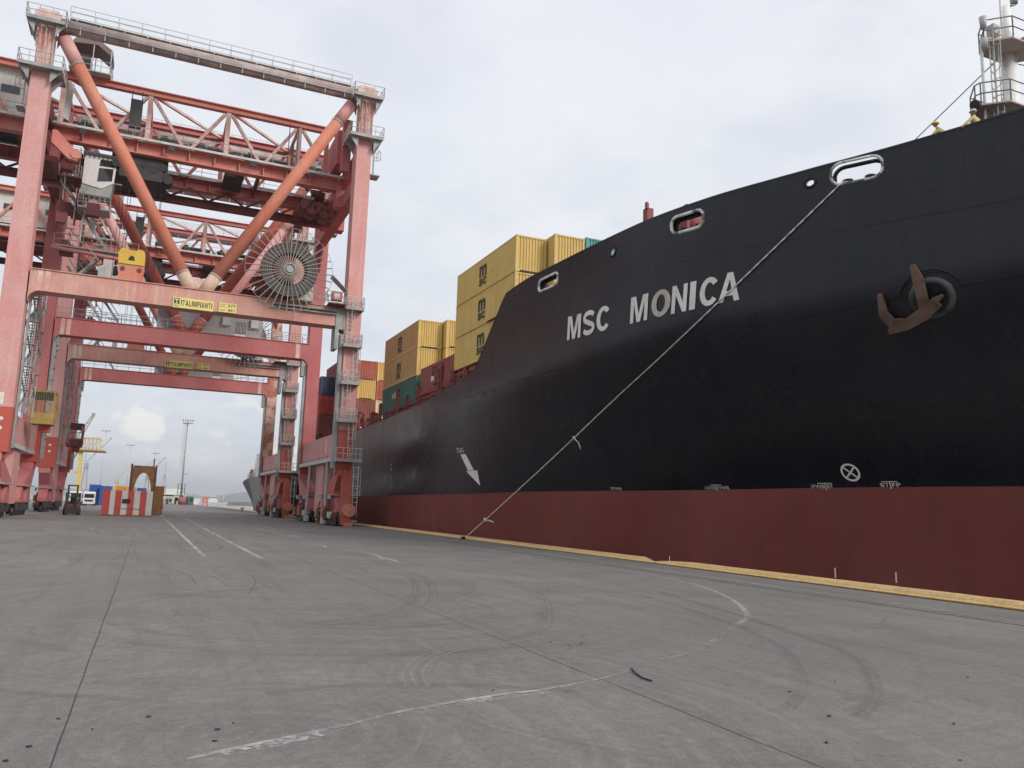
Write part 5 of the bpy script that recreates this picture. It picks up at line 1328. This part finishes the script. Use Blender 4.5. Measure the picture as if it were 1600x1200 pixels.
# pillars and spandrels built as strips so the opening stays open
b.bx(xa, -1.77, y0, y1, 0, 2.4); b.bx(.27, xb, y0, y1, 0, 2.4)
for i in range(16):
    (xp, zp), (xq, zq) = arch[i], arch[i+1]
    xe0 = xb if xp >= -.75+1e-6 and i < 8 else xa; xe1 = xe0
    prof = [(xp, zp), (xe0, zp), (xe1, zq), (xq, zq)]
    b.prism(prof, 'y', y0, y1)
b.bx(xa, xb, y0, y1, 5.3, 5.95); b.build('arch', RUST, af)
b = MB(); b.bx(xa-.12, xa+.12, y0-.06, y1+.06, 0, 6.35); b.bx(xb-.12, xb+.12, y0-.06, y1+.06, 0, 6.25); b.builds('side_column', mat('dark_rust', (.085,.045,.03), (.13,.075,.045), .85, 1.), af)
b = MB()
b.tube((xa+.2, y0+.5, 6.05), (xb-.2, y0+.5, 6.05), .12, n=8)
b.bx(.25, .42, y0+.3, y0+.5, 6.2, 7.1); b.builds('lifting_ear', RUST, af)
# orange container-like bin right of the arch
bn = MB(); bn.bx(.75, 1.9, 118, 124, .1, 3.6); bn.bx(.7, 1.95, 117.95, 124.05, 3.6, 3.75)
for i in range(6): bn.bx(.78+i*.2, .84+i*.2, 117.94, 118, .2, 3.5)
tag(bn.build('steel_bin', mat('ochre_paint', (.27,.13,.045), (.20,.095,.04), .75, .8, streak=.5, c3=(.12,.06,.03))), 'ochre steel bin standing right behind the rusty arched frame', 'bin')
# small red car and barrier things beyond
def car(x, y, m, label):
    t = thing('parked_car', (x, y, 0), label, 'car')
    b = MB(); b.prism([(-2.0,.35),(2.0,.35),(2.05,.75),(1.3,.92),(.7,1.4),(-1.1,1.42),(-1.8,.95),(-2.05,.85)], 'x', x-.82, x+.82); b.v = [Vector((v.x, v.y+y, v.z)) for v in b.v]; b.build('body', m, t)
    b = MB(); b.prism([(1.18,.95),(.66,1.35),(-1.05,1.36),(-1.6,.98)], 'x', x-.825, x+.825); b.v = [Vector((v.x, v.y+y, v.z)) for v in b.v]; b.build('window', GLASS, t)
    for sx in (-.75, .75):
        for sy__ in (-1.25, 1.3): MB().tube((x+sx-.1, y+sy__, .33), (x+sx+.1, y+sy__, .33), .33, .33, 14).build('wheel', CABLE, t)
    for sx in (-.55, .55): MB().bx(x+sx-.15, x+sx+.15, y-2.07, y-2.0, .65, .8).build('tail_light', FRESH, t)
    return t
car(2.3, 190, FRESH, 'small red car parked far down the quay right of the ochre bin')

# forklift
fk = thing('forklift', (-7.7, 104, 0), 'dark red forklift truck with tall black mast parked before the crane wheels', 'forklift')
b = MB(); b.prism([(105.6,.35),(103.6,.35),(103.4,.9),(103.6,1.25),(104.6,1.2),(105.5,1.45),(105.8,1.0)], 'x', -8.45, -6.95); b.build('body', DKRED, fk)
b = MB(); b.bx(-8.3, -7.1, 105.0, 105.75, .45, 1.5); b.build('counterweight', mat('forklift_grey', (.07,.05,.05), (.1,.07,.07), .6), fk)
for x in (-8.35, -7.05):
    for y, r_ in ((103.75, .42), (105.3, .36)): MB().tube((x-.16, y, r_), (x+.16, y, r_), r_, r_, 18).build('wheel', CABLE, fk)
b = MB()
for x in (-8.15, -7.25): b.bx(x-.09, x+.09, 103.1, 103.3, .1, 3.35)
for z in (.5, 1.9, 3.2): b.bx(-8.1, -7.3, 103.12, 103.28, z, z+.14)
b.build('mast', DARK, fk)
b = MB()
for x in (-8.0, -7.4): b.bx(x-.07, x+.07, 101.9, 103.1, .1, .16)
b.bx(-8.3, -7.1, 103.02, 103.1, .15, .95); b.build('fork_carriage', DARK, fk)
b = MB()
for x in (-8.35, -7.05):
    for y in (103.7, 105.3): b.bx(x-.05, x+.05, y-.05, y+.05, 1.2, 2.35)
b.bx(-8.45, -6.95, 103.6, 105.4, 2.35, 2.45); b.build('overhead_guard', DARK, fk)
b = MB(); b.bx(-8.0, -7.4, 104.5, 105.0, 1.2, 1.4); b.bx(-8.0, -7.4, 104.95, 105.1, 1.4, 1.95); b.build('seat', CABLE, fk)

# trucks with blue containers in the yard behind
def lorry(x, y, label, boxc=None):
    t = thing('lorry', (x, y, 0), label, 'lorry', 'white lorries in the yard')
    b = MB(); b.prism([(y-1.1,.55),(y-1.15,1.5),(y-.95,2.95),(y+.2,3.25),(y+1.1,3.2),(y+1.1,.55)], 'x', x-1.22, x+1.22); b.build('cab', WHITE, t)
    b = MB(); b.add([(x-1.05, y-1.13, 1.78), (x+1.05, y-1.13, 1.78), (x+1.0, y-.99, 2.72), (x-1.0, y-.99, 2.72)], [(0,1,2,3)]); b.build('windscreen', GLASS, t)
    b = MB(); b.bx(x-.85, x+.85, y-1.2, y-1.13, .95, 1.4); b.build('grille', DARK, t)
    b = MB(); b.bx(x-1.2, x+1.2, y-1.25, y-1.1, .4, .85); b.build('bumper', WHITE, t)
    for s_ in (-1, 1):
        MB().bx(x+s_*1.0-.18, x+s_*1.0+.18, y-1.27, y-1.25, .55, .72).build('headlight', LGREY, t); MB().bx(x+s_*1.4-.1, x+s_*1.4+.1, y-1.1, y-1.0, 1.7, 2.5).build('mirror', DARK, t)
        for yy in (y-.1, y+6, y+7.3): MB().tube((x+s_*1.0-.15, yy, .5), (x+s_*1.0+.15, yy, .5), .5, .5, 16).build('wheel', CABLE, t)
    b = MB(); b.bx(x-.5, x+.5, y+1.1, y+9, .85, 1.15); b.build('chassis', DARK, t)
    return t
lorry(-12.5, 215, 'white lorry facing the camera in the yard, left of the striped block'); lorry(-15.6, 219, 'second white lorry half hidden behind the forklift mast')
yd = 'containers in the yard behind the lorries'
container(-14.0, 236, 0, 12.19, 2.6, 'blue', 'blue yard container at the bottom behind the white lorry', yd); container(-14.0, 236, 2.62, 12.19, 2.6, 'blue', 'blue yard container on top behind the white lorry', yd)
container(-11.4, 234, 0, 12.19, 2.6, 'blue', 'blue yard container right of the white lorry', yd); container(-11.4, 234, 2.62, 12.19, 2.3, 'blue', 'upper blue yard container right of the white lorry', yd)
container(-8.4, 246, 0, 12.19, 2.6, 'orange', 'orange yellow yard container seen over the striped block, lower one', yd); container(-8.4, 246, 2.62, 12.19, 2.6, 'orange', 'orange yellow yard container showing above the striped block', yd); 
container(-5.8, 247, 0, 12.19, 2.6, 'orange', 'lower orange container behind the striped block, beside another', yd); container(-5.8, 247, 2.62, 12.19, 2.4, 'orange', 'orange container above the middle of the striped block', yd)
container(-3.0, 250, 0, 12.19, 2.6, 'navy', 'lower dark blue yard container behind the striped block', yd); container(-3.0, 250, 2.62, 12.19, 2.3, 'blue', 'dark blue yard container just left of the arched frame', yd)
container(-.2, 255, 0, 12.19, 2.6, 'blue', 'blue yard container seen low through the arch', yd)

# yellow ship-to-shore crane far behind the yard
yc = thing('harbour_crane', (-17.8, 262, 0), 'yellow harbour crane far off with a grey jib raised to the right', 'crane')
YST = mat('crane_yellow', (.62, .47, .14), (.66, .52, .2), .6, .5); YOL = mat('crane_ochre', (.50, .40, .19), (.58, .50, .3), .65, .8)
b = MB(); b.bar((-18.0, 260, 0), (-18.6, 260, 15.2), 1.1, 1.1); b.bar((-26, 260, 0), (-25.6, 260, 15.2), 1.0, 1.0); b.bar((-22.5, 260, 8.8), (-18.2, 260, 8.8), .5, .5); b.builds('leg', YST, yc)
b = MB(); b.bar((-21.7, 260.4, 8.8), (-19.2, 260.4, 15), .35); b.bar((-21.7, 260.4, 8.8), (-24, 260.4, 15), .35); b.builds('brace', GREY, yc)
b = MB()
x0, x1 = -28., -12.6
for z in (15.3, 18.6):
    for y in (258.8, 262.5): b.bar((x0, y, z), (x1-(1.2 if z > 16 else 0), y, z), .26)
k = 14
for i in range(k):
    xa, xb = x0+(x1-1.2-x0)*i/k, x0+(x1-1.2-x0)*(i+1)/k
    for y in (258.8, 262.5): b.bar((xa, y, 15.3), (xb, y, 18.6), .10); b.bar((xb, y, 15.3), (xb, y, 18.6), .14)
    b.bar((xa, 258.8, 15.3), (xb, 262.5, 15.3), .14); b.bar((xa, 258.8, 18.6), (xb, 262.5, 18.6), .12); b.bx(xa+.2, xa+.6, 258.6, 259.0, 15.4, 16.0)
b.build('lattice_girder', YOL, yc)
b = MB(); b.bx(x0, x1+.4, 258.4, 262.8, 14.7, 15.05); b.build('girder_deck', RUST, yc)
b = MB()
p0, p1 = Vector((-19.6, 261, 18.6)), Vector((-16.6, 261, 25.1))
for q in (-.55, .55): b.bar(p0+Vector((q, 0, 0)), p1+Vector((q*.5, 0, 0)), .3); b.bar(p0+Vector((q, 1.2, 0)), p1+Vector((q*.5, .8, 0)), .18)
for i in range(10):
    a = p0.lerp(p1, i/10); c_ = p0.lerp(p1, (i+1)/10); s_ = 1 if i % 2 else -1; b.bar(a+Vector((.5*s_, 0, 0)), c_-Vector((.5*s_, 0, 0)), .1)
b.box(p1+Vector((.1, .3, .4)), (.9, .8, .9)); b.bar((-20.6, 261, 18.6), p1, .07); b.build('jib', GREY, yc)

# tall floodlight mast by the water
def light_mast(x, y, h, label, small=False):
    t = thing('floodlight_mast', (x, y, 0), label, 'light mast', 'light masts in the port')
    b = MB(); b.tube((x, y, 0), (x, y, h), .38 if not small else .2, .2 if not small else .12, 12); b.build('pole', GREY if not small else LGREY, t)
    b = MB(); b.bx(x-1.9, x+1.9, y-1.2, y+1.2, h-.5, h-.35); b.build('head_frame', GREY, t)
    if not small:
        b = MB()
        for i in range(5):
            for s_ in (-1, 1): b.bx(x-1.9+i*.85, x-1.4+i*.85, y+s_*1.1-.2, y+s_*1.1+.2, h+.35, h+.95)
        b.bx(x-.1, x+.1, y-.1, y+.1, h-.3, h+.5); b.build('lamp', GREY, t)
        b = MB(); b.ladder((x-.7, y-.3, 0), h*.42, h-.5, (1,0,0), (-1,0,0), .4, True, .04); b.bx(x-1.4, x-.4, y-.6, y+.6, h*.52, h*.52+.08); b.build('ladder', LGREY, t)
        b = MB(); b.bar((x+.3, y, 11.6), (x+1.5, y, 11.6), .12); b.bx(x+.9, x+1.5, y-.2, y+.2, 11.55, 11.75); b.build('camera_arm', DARK, t)
        b = MB()
        for z in (3.0, 4.6, 6.2, 7.8):
            b.bar((x-1.3, y-1.2, z), (x+1.1, y-1.2, z), .12)
        for q in (-1.3, -.1, 1.1): b.bar((x+q, y-1.2, .0), (x+q, y-1.2, 7.8), .14)
        for q in (-1.3, 1.1): b.bar((x+q, y+1.0, .0), (x+q, y+1.0, 7.8), .14)
        b.build('base_scaffold', DARK, t)
    return t
light_mast(11.3, 330, 31.2, 'tall slim floodlight mast with lamp head standing alone near the water')
for i, (x, y, h, lb) in enumerate(((-20.5, 420, 33, 'thin distant light mast above the blue containers'), (-9.5, 420, 27, 'thin distant light mast above the striped block'), (1.5, 424, 24, 'thin distant light mast seen through the arch'))): light_mast(x, y, h, lb, True)
# far jib cranes, tiny
def far_crane(x, y, h, label, m):
    t = thing('distant_crane', (x, y, 0), label, 'crane', 'distant dock cranes')
    b = MB(); b.bar((x-1.5, y, 0), (x-.5, y, h*.5), .5); b.bar((x+1.5, y, 0), (x+.5, y, h*.5), .5); b.bx(x-.9, x+.9, y-1, y+1, h*.5, h*.58); b.build('tower', m, t)
    b = MB(); b.bar((x, y, h*.6), (x+h*.32, y, h), .4); b.bar((x-.6, y, h*.85), (x+h*.32, y, h), .12); b.bar((x-.6, y, h*.6), (x-.6, y, h*.85), .25); b.build('jib', m, t)
for x, y, h, lb, m in ((-27.5, 425, 30, 'distant grey jib crane beyond the blue containers', GREY), (-14, 426, 18, 'small distant yellow crane beyond the orange containers', YOL), (-1.0, 427, 22, 'distant grey crane left of the arched frame', GREY)): far_crane(x, y, h, lb, m)
# guyed lattice mast and moored service boat
t = thing('lattice_mast', (4.6, 300, 0), 'grey pointed lattice mast standing right of the arched frame', 'mast')
b = MB()
for s_ in (-1, 1): b.bar((4.6+s_*.9, 300, 0), (4.6+s_*.3, 300, 9.5), .22)
for i in range(9): z = i*1.05; s_ = 1 if i % 2 else -1; w0, w1 = .9-.6*i/9, .9-.6*(i+1)/9; b.bar((4.6-s_*w0, 300, z), (4.6+s_*w1, 300, z+1.05), .1)
b.bar((4.6, 300, 9.5), (4.6, 300, 14.6), .18); b.bx(4.3, 4.9, 299.8, 300.2, 9.3, 10.2); b.build('lattice', GREY, t)
b = MB(); b.bx(3.5, 5.7, 299, 301, 0, 2.0); b.build('plinth', mat('plinth_concrete', (.25,.25,.24)), t)
# low huts and small vehicles at the quay end
def hut(x0, x1, y, h, m, label, cat='hut'):
    t = thing('site_cabin', ((x0+x1)/2, y, 0), label, cat)
    b = MB(); b.bx(x0, x1, y, y+2.4, .2, h); b.build('wall', m, t)
    b = MB(); b.bx(x0-.1, x1+.1, y-.1, y+2.5, h, h+.12); b.build('roof', GREY, t)
    b = MB(); b.bx(x0+.3, x0+1.0, y-.03, y, .25, h*.8); b.build('door', DARK, t)
    b = MB(); b.bx(x1-1.2, x1-.3, y-.03, y, h*.45, h*.8); b.build('window', GLASS, t)
    return t
hut(12.4, 15.3, 318, 3.2, mat('cabin_green', (.06,.12,.10), (.09,.15,.13), .6, .8), 'dark green cabin at the foot of the tall light mast')
hut(5.8, 8.2, 318, 2.6, mat('cabin_sand', (.30,.29,.22), (.36,.34,.27), .7, .8), 'sand coloured cabin left of the tall light mast')
hut(8.6, 10.4, 320, 3.4, mat('cabin_pale', (.42,.42,.38), (.5,.5,.46), .7, .8), 'pale grey cabin just left of the tall light mast')
b = MB(); b.tube((9.9, 314, 1.6), (12.4, 314, 1.6), 1.25, 1.25, 20); b.bx(10.2, 12.1, 313.6, 314.4, 0, .5); tag(b.build('red_tank', mat('tank_red', (.33,.10,.09), (.28,.10,.09), .6)), 'round dull red tank at the foot of the tall light mast', 'tank')
t = thing('orange_gate', (17.2, 285, 0), 'small bright orange portal frame at the far end of the quay edge', 'frame')
b = MB(); b.bx(16.4, 16.9, 285, 285.5, 0, 3.2); b.bx(17.6, 18.1, 285, 285.5, 0, 3.2); b.builds('post', ORANGE, t)
b = MB(); b.bx(16.9, 17.6, 285.05, 285.45, 2.5, 3.15); b.bx(16.9, 17.6, 285.05, 285.45, 1.2, 1.7); b.builds('crossbar', ORANGE, t)
for x, y, lb in ((19.3, 190, 'pale mooring post on the quay edge beyond the cranes'),):
    t = thing('mooring_post', (x, y, 0), lb, 'bollard'); MB().tube((x, y, .0), (x, y, .55), .32, .26, 12).build('post', LGREY, t); MB().tube((x, y, .55), (x, y, .75), .42, .42, 12).build('cap', LGREY, t)

# boats
def boat(x, y, L, label, name='coaster'):
    t = thing(name, (x, y, -2.2), label, 'ship')
    b = MB(); b.prism([(x-L/2, .3), (x-L/2+1, -2.3), (x+L/2-2, -2.3), (x+L/2, 1.2), (x+L/4, .6)], 'y', y-3, y+3); b.build('hull', mat('pale_hull', (.5,.5,.5), (.42,.42,.42), .6), t)
    b = MB(); b.bx(x-L*.30, x+L*.05, y-2, y+2, .4, 3.6); b.bx(x-L*.22, x-L*.02, y-1.8, y+1.8, 3.6, 6.2); b.build('deckhouse', WHITE, t)
    b = MB(); b.bx(x-L*.2, x-L*.03, y-1.85, y-1.8, 4.5, 5.3); b.build('window', GLASS, t)
    b = MB(); b.tube((x-L*.12, y, 6.2), (x-L*.12, y, 10), .2, n=6); b.tube((x+L*.28, y, .6), (x+L*.28, y, 8), .2, n=6); b.build('mast', WHITE, t)
boat(62, 860, 24, 'small white coaster far out beside the breakwater')
t = thing('white_ship', (4, 520, -2.2), 'white ship superstructure seen far behind the lattice mast', 'ship')
b = MB(); b.prism([(-6, 2), (-5, -2.2), (26, -2.2), (29, 3)], 'y', 514, 526); b.build('hull', WHITE, t)
b = MB(); b.bx(6, 20, 516, 524, 2, 5.6); b.bx(9, 17, 516.5, 523.5, 5.6, 8.2); b.build('deckhouse', WHITE, t)
b = MB(); b.bx(7, 19, 515.9, 516, 3.6, 4.6); b.build('window', GLASS, t)

# second ship moored astern
gs = thing('grey_ship', (30, 215, -2.2), 'grey hulled ship with white deckhouse moored beyond the cranes', 'ship')
GT = [(150,22.2),(195,22.0),(215,22.5),(235,23.8),(255,25.5),(272,27.4),(281,29.5),(284,33)]
GBt = [(150,22.2),(180,22.2),(195,22.6),(205,24),(215,27),(222,33)]
ys = [150+i*3 for i in range(44)]+[281.5, 284]
rows = []
for Y in ys:
    top = min(interp(Y, GT), 33); zt_ = 7.75-.12*max(0, Y-235)/20
    r_ = []
    for k in range(9):
        q = k/8; z = -2.6+(zt_+2.6)*q
        Yb = 150+(Y-150)*((222-150)/(284-150)) if False else Y
        bot = min(interp(Y, GBt), 33) if Y < 222 else 33
        x = top+(bot-top)*(1-q)**1.0 if q < 1 else top
        r_.append((min(x, 33), Y, z))
    rows.append(r_)
b = MB()
for mir in (0, 1):
    vs = [((66-p[0]) if mir else p[0], p[1], p[2]) for r_ in rows for p in r_]
    b.add(vs, [tuple((i*9+j, i*9+j+1, (i+1)*9+j+1, (i+1)*9+j)[::(1 if mir else -1)]) for i in range(len(rows)-1) for j in range(8)], True)
b.add([p for r_ in rows for p in (r_[8], (66-r_[8][0], r_[8][1], r_[8][2]))], [(2*i, 2*i+2, 2*i+3, 2*i+1) for i in range(len(rows)-1)])
b.build('hull', HGREY, gs)
b = MB(); b.bx(23.2, 43, 190, 205, 7.7, 13.5); b.bx(24, 42, 191, 202, 13.5, 16.2); dh = b.build('deckhouse', WHITE, gs)
for z in (9.2, 11.8, 14.4):
    for i in range(5): MB().bx(23.17 if z < 13 else 23.97, 23.2 if z < 13 else 24., 191.2+i*2.2, 192.4+i*2.2, z, z+.9).build('window', GLASS, dh)
b = MB(); b.railing([(22.6, 205, 7.7), (22.6, 216, 7.7)], 1.2, 1.5, .05, 3); b.bx(24, 28, 206, 214, 7.7, 10.2); b.tube((23.5, 209, 7.7), (23.5, 209, 12.5), .1, n=6); b.build('deck_gear', LGREY, gs)
for i, y in enumerate((221, 227, 233, 240)): MB().tube((24.2+i*.6, y, 7.5), (24.2+i*.6, y, 10.4), .5, .4, 10).build('vent_post', DKRED, gs)
mr = MB(); mr.path([(25.5, 262, 6.9), (20.0, 262, .3)], .05, 5); tag(mr.build('stern_line', ROPE), 'thin mooring line from the grey ship down to the quay end', 'rope')

# ------------------------------------------------------------------ crew on the bow
KHAKI = mat('khaki_overall', (.56,.43,.22), (.62,.49,.27), .9, 4.); SKIN = mat('skin', (.30,.17,.11), (.34,.20,.13), .6, 6.)
def person(base, label, suit, hat, lean, arm):
    t = thing('person', base, label, 'person', None)
    J = {'pelvis': (0,0,.95), 'waist': (0,.0,1.12), 'chest': (lean[0]*.6, lean[1]*.6, 1.38), 'neck': (lean[0], lean[1], 1.52), 'headb': (lean[0]*1.15, lean[1]*1.15, 1.60)}
    V_, E_, Rr = [], [], []
    def add(p, r_, par=None):
        V_.append(p); Rr.append(r_*1.14); i = len(V_)-1
        if par is not None: E_.append((par, i))
        return i
    pel = add(J['pelvis'], .15); wa = add(J['waist'], .145, pel); ch = add(J['chest'], .175, wa); nk = add(J['neck'], .075, ch); add(J['headb'], .07, nk)
    for s_ in (-1, 1):
        hp_ = add((.10*s_, 0, .88), .105, pel); kn = add((.12*s_, -.03, .5), .075, hp_); an_ = add((.13*s_, .02, .1), .055, kn); add((.14*s_, -.14, .04), .045, an_)
        sh = add((J['chest'][0]+.19*s_, J['chest'][1], 1.42), .075, ch); el = add((J['chest'][0]+.30*s_+arm[0]*.4, J['chest'][1]+arm[1]*.5, 1.20), .052, sh); wr = add((J['chest'][0]+.26*s_+arm[0], J['chest'][1]+arm[1], 1.08), .04, el); add((J['chest'][0]+.24*s_+arm[0]*1.15, J['chest'][1]+arm[1]*1.2, 1.03), .038, wr)
    me = bpy.data.meshes.new('body'); me.from_pydata(V_, E_, []); o = bpy.data.objects.new('body', me); C.objects.link(o); o.parent = t
    md = o.modifiers.new('skin', 'SKIN'); 
    if not me.skin_vertices: 
        import bmesh
        bmm = bmesh.new(); bmm.from_mesh(me); bmm.verts.layers.skin.verify(); bmm.to_mesh(me); bmm.free()
    for i, sv in enumerate(me.skin_vertices[0].data): sv.radius = (Rr[i], Rr[i]); sv.use_root = (i == 0)
    o.modifiers.new('sub', 'SUBSURF').levels = 2; o.modifiers['sub'].render_levels = 2
    me.materials.append(suit)
    def ell(name, c, rx, ry, rz, m, z0=-1, n=14, k=9):
        b = MB(); vs = []
        c = Vector(c)+Vector(base)
        for i in range(k+1):
            ph = math.asin(z0)+(math.pi/2-math.asin(z0))*i/k
            for j in range(n): a = 2*math.pi*j/n; vs.append((c.x+rx*math.cos(ph)*math.cos(a), c.y+ry*math.cos(ph)*math.sin(a), c.z+rz*math.sin(ph)))
        b.add(vs, [(i*n+j, i*n+(j+1) % n, (i+1)*n+(j+1) % n, (i+1)*n+j) for i in range(k) for j in range(n)], True); return b.build(name, m, t)
    hx_, hy_ = J['headb'][0]*1.1, J['headb'][1]*1.1
    hd = ell('head', (hx_, hy_, 1.70), .078, .095, .12, SKIN)
    b = MB(); q = Vector(base)+Vector((hx_, hy_-.095, 1.69)); b.box(q, (.03, .04, .05))
    b.build('nose', SKIN, hd)
    hh = ell('hard_hat', (hx_, hy_, 1.735), .125, .145, .13, hat, 0.)
    b = MB(); b.tube(Vector(base)+Vector((hx_, hy_, 1.73)), Vector(base)+Vector((hx_, hy_, 1.745)), .15, .15, 18); b.build('brim', hat, hh)
    for s_ in (-1, 1):
        ell('hand', (J['chest'][0]+.24*s_+arm[0]*1.2, J['chest'][1]+arm[1]*1.25, 1.0), .045, .05, .06, SKIN, n=8, k=5)
    return t
HATG = mat('hat_grey', (.52,.50,.48)); HATY = mat('hat_yellow', (.78,.60,.05))
person((29.95, 21.05, 17.28), 'crew member in khaki overalls and pale helmet leaning over the bow rail', KHAKI, HATG, (-.10, .02), (-.30, .10))
person((29.55, 22.2, 17.15), 'crew member in a yellow helmet bending low at the bow rail', mat('olive_jacket', (.36,.32,.14), (.42,.37,.17), .9), HATY, (-.30, .10), (-.25, .1))

# ------------------------------------------------------------------ scraps lying on the concrete
b = MB(); pts = [Vector((x, y, .018)) for x, y in ((6.23,9.79),(6.13,9.58),(6.05,9.33),(6.01,9.16),(6.03,9.0))]; b.path(pts, .012, 6)
tag(b.build('rubber_strip', CABLE), 'short bent black rubber strip lying on the concrete', 'scrap')
for i, (x, y) in enumerate(((-.58,9.1),(-.72,8.19),(-.84,7.82),(-.27,8.61),(.2,8.94),(.94,8.47),(.73,7.91),(.78,8.28),(6.15,12.08),(6.59,11.85),(8.22,10.62),(8.43,8.34),(6.92,6.94),(6.09,6.15),(6.86,5.34),(7.37,8.02),(10.57,8.05),(8.0,6.28),(3.9,9.11))):
    b = MB(); L_ = random.uniform(.012, .032); n = random.choice([5, 6, 7]); h = random.uniform(.006, .014)
    pr = [(x+L_*math.cos(2*math.pi*k/n)*random.uniform(.6, 1.1), y+L_*.5*math.sin(2*math.pi*k/n)*random.uniform(.6, 1.1)) for k in range(n)]
    b.prism(pr, 'z', .006, .006+h); tag(b.build('debris_chip', CABLE if i % 4 else DARK), 'small dark chip of debris lying on the grey concrete', 'debris', 'dark chips scattered on the concrete')
# ------------------------------------------------------------------ the air
hz = MB(); hz.box((0, 5000, 163.), (44000, 30000, 334.)); 
def haze_mat(dens):
    m = bpy.data.materials.new('air'); m.use_nodes = True; t = m.node_tree; t.nodes.clear(); b = NB(t)
    o = b.n('ShaderNodeOutputMaterial'); p = b.n('ShaderNodeVolumePrincipled'); b.l(p.outputs[0], o.inputs['Volume'])
    p.inputs['Color'].default_value = (.93, .96, 1., 1); p.inputs['Density'].default_value = dens; p.inputs['Anisotropy'].default_value = .2
    return m
HAZE = hz.build('haze', haze_mat(.00013), kind='stuff')
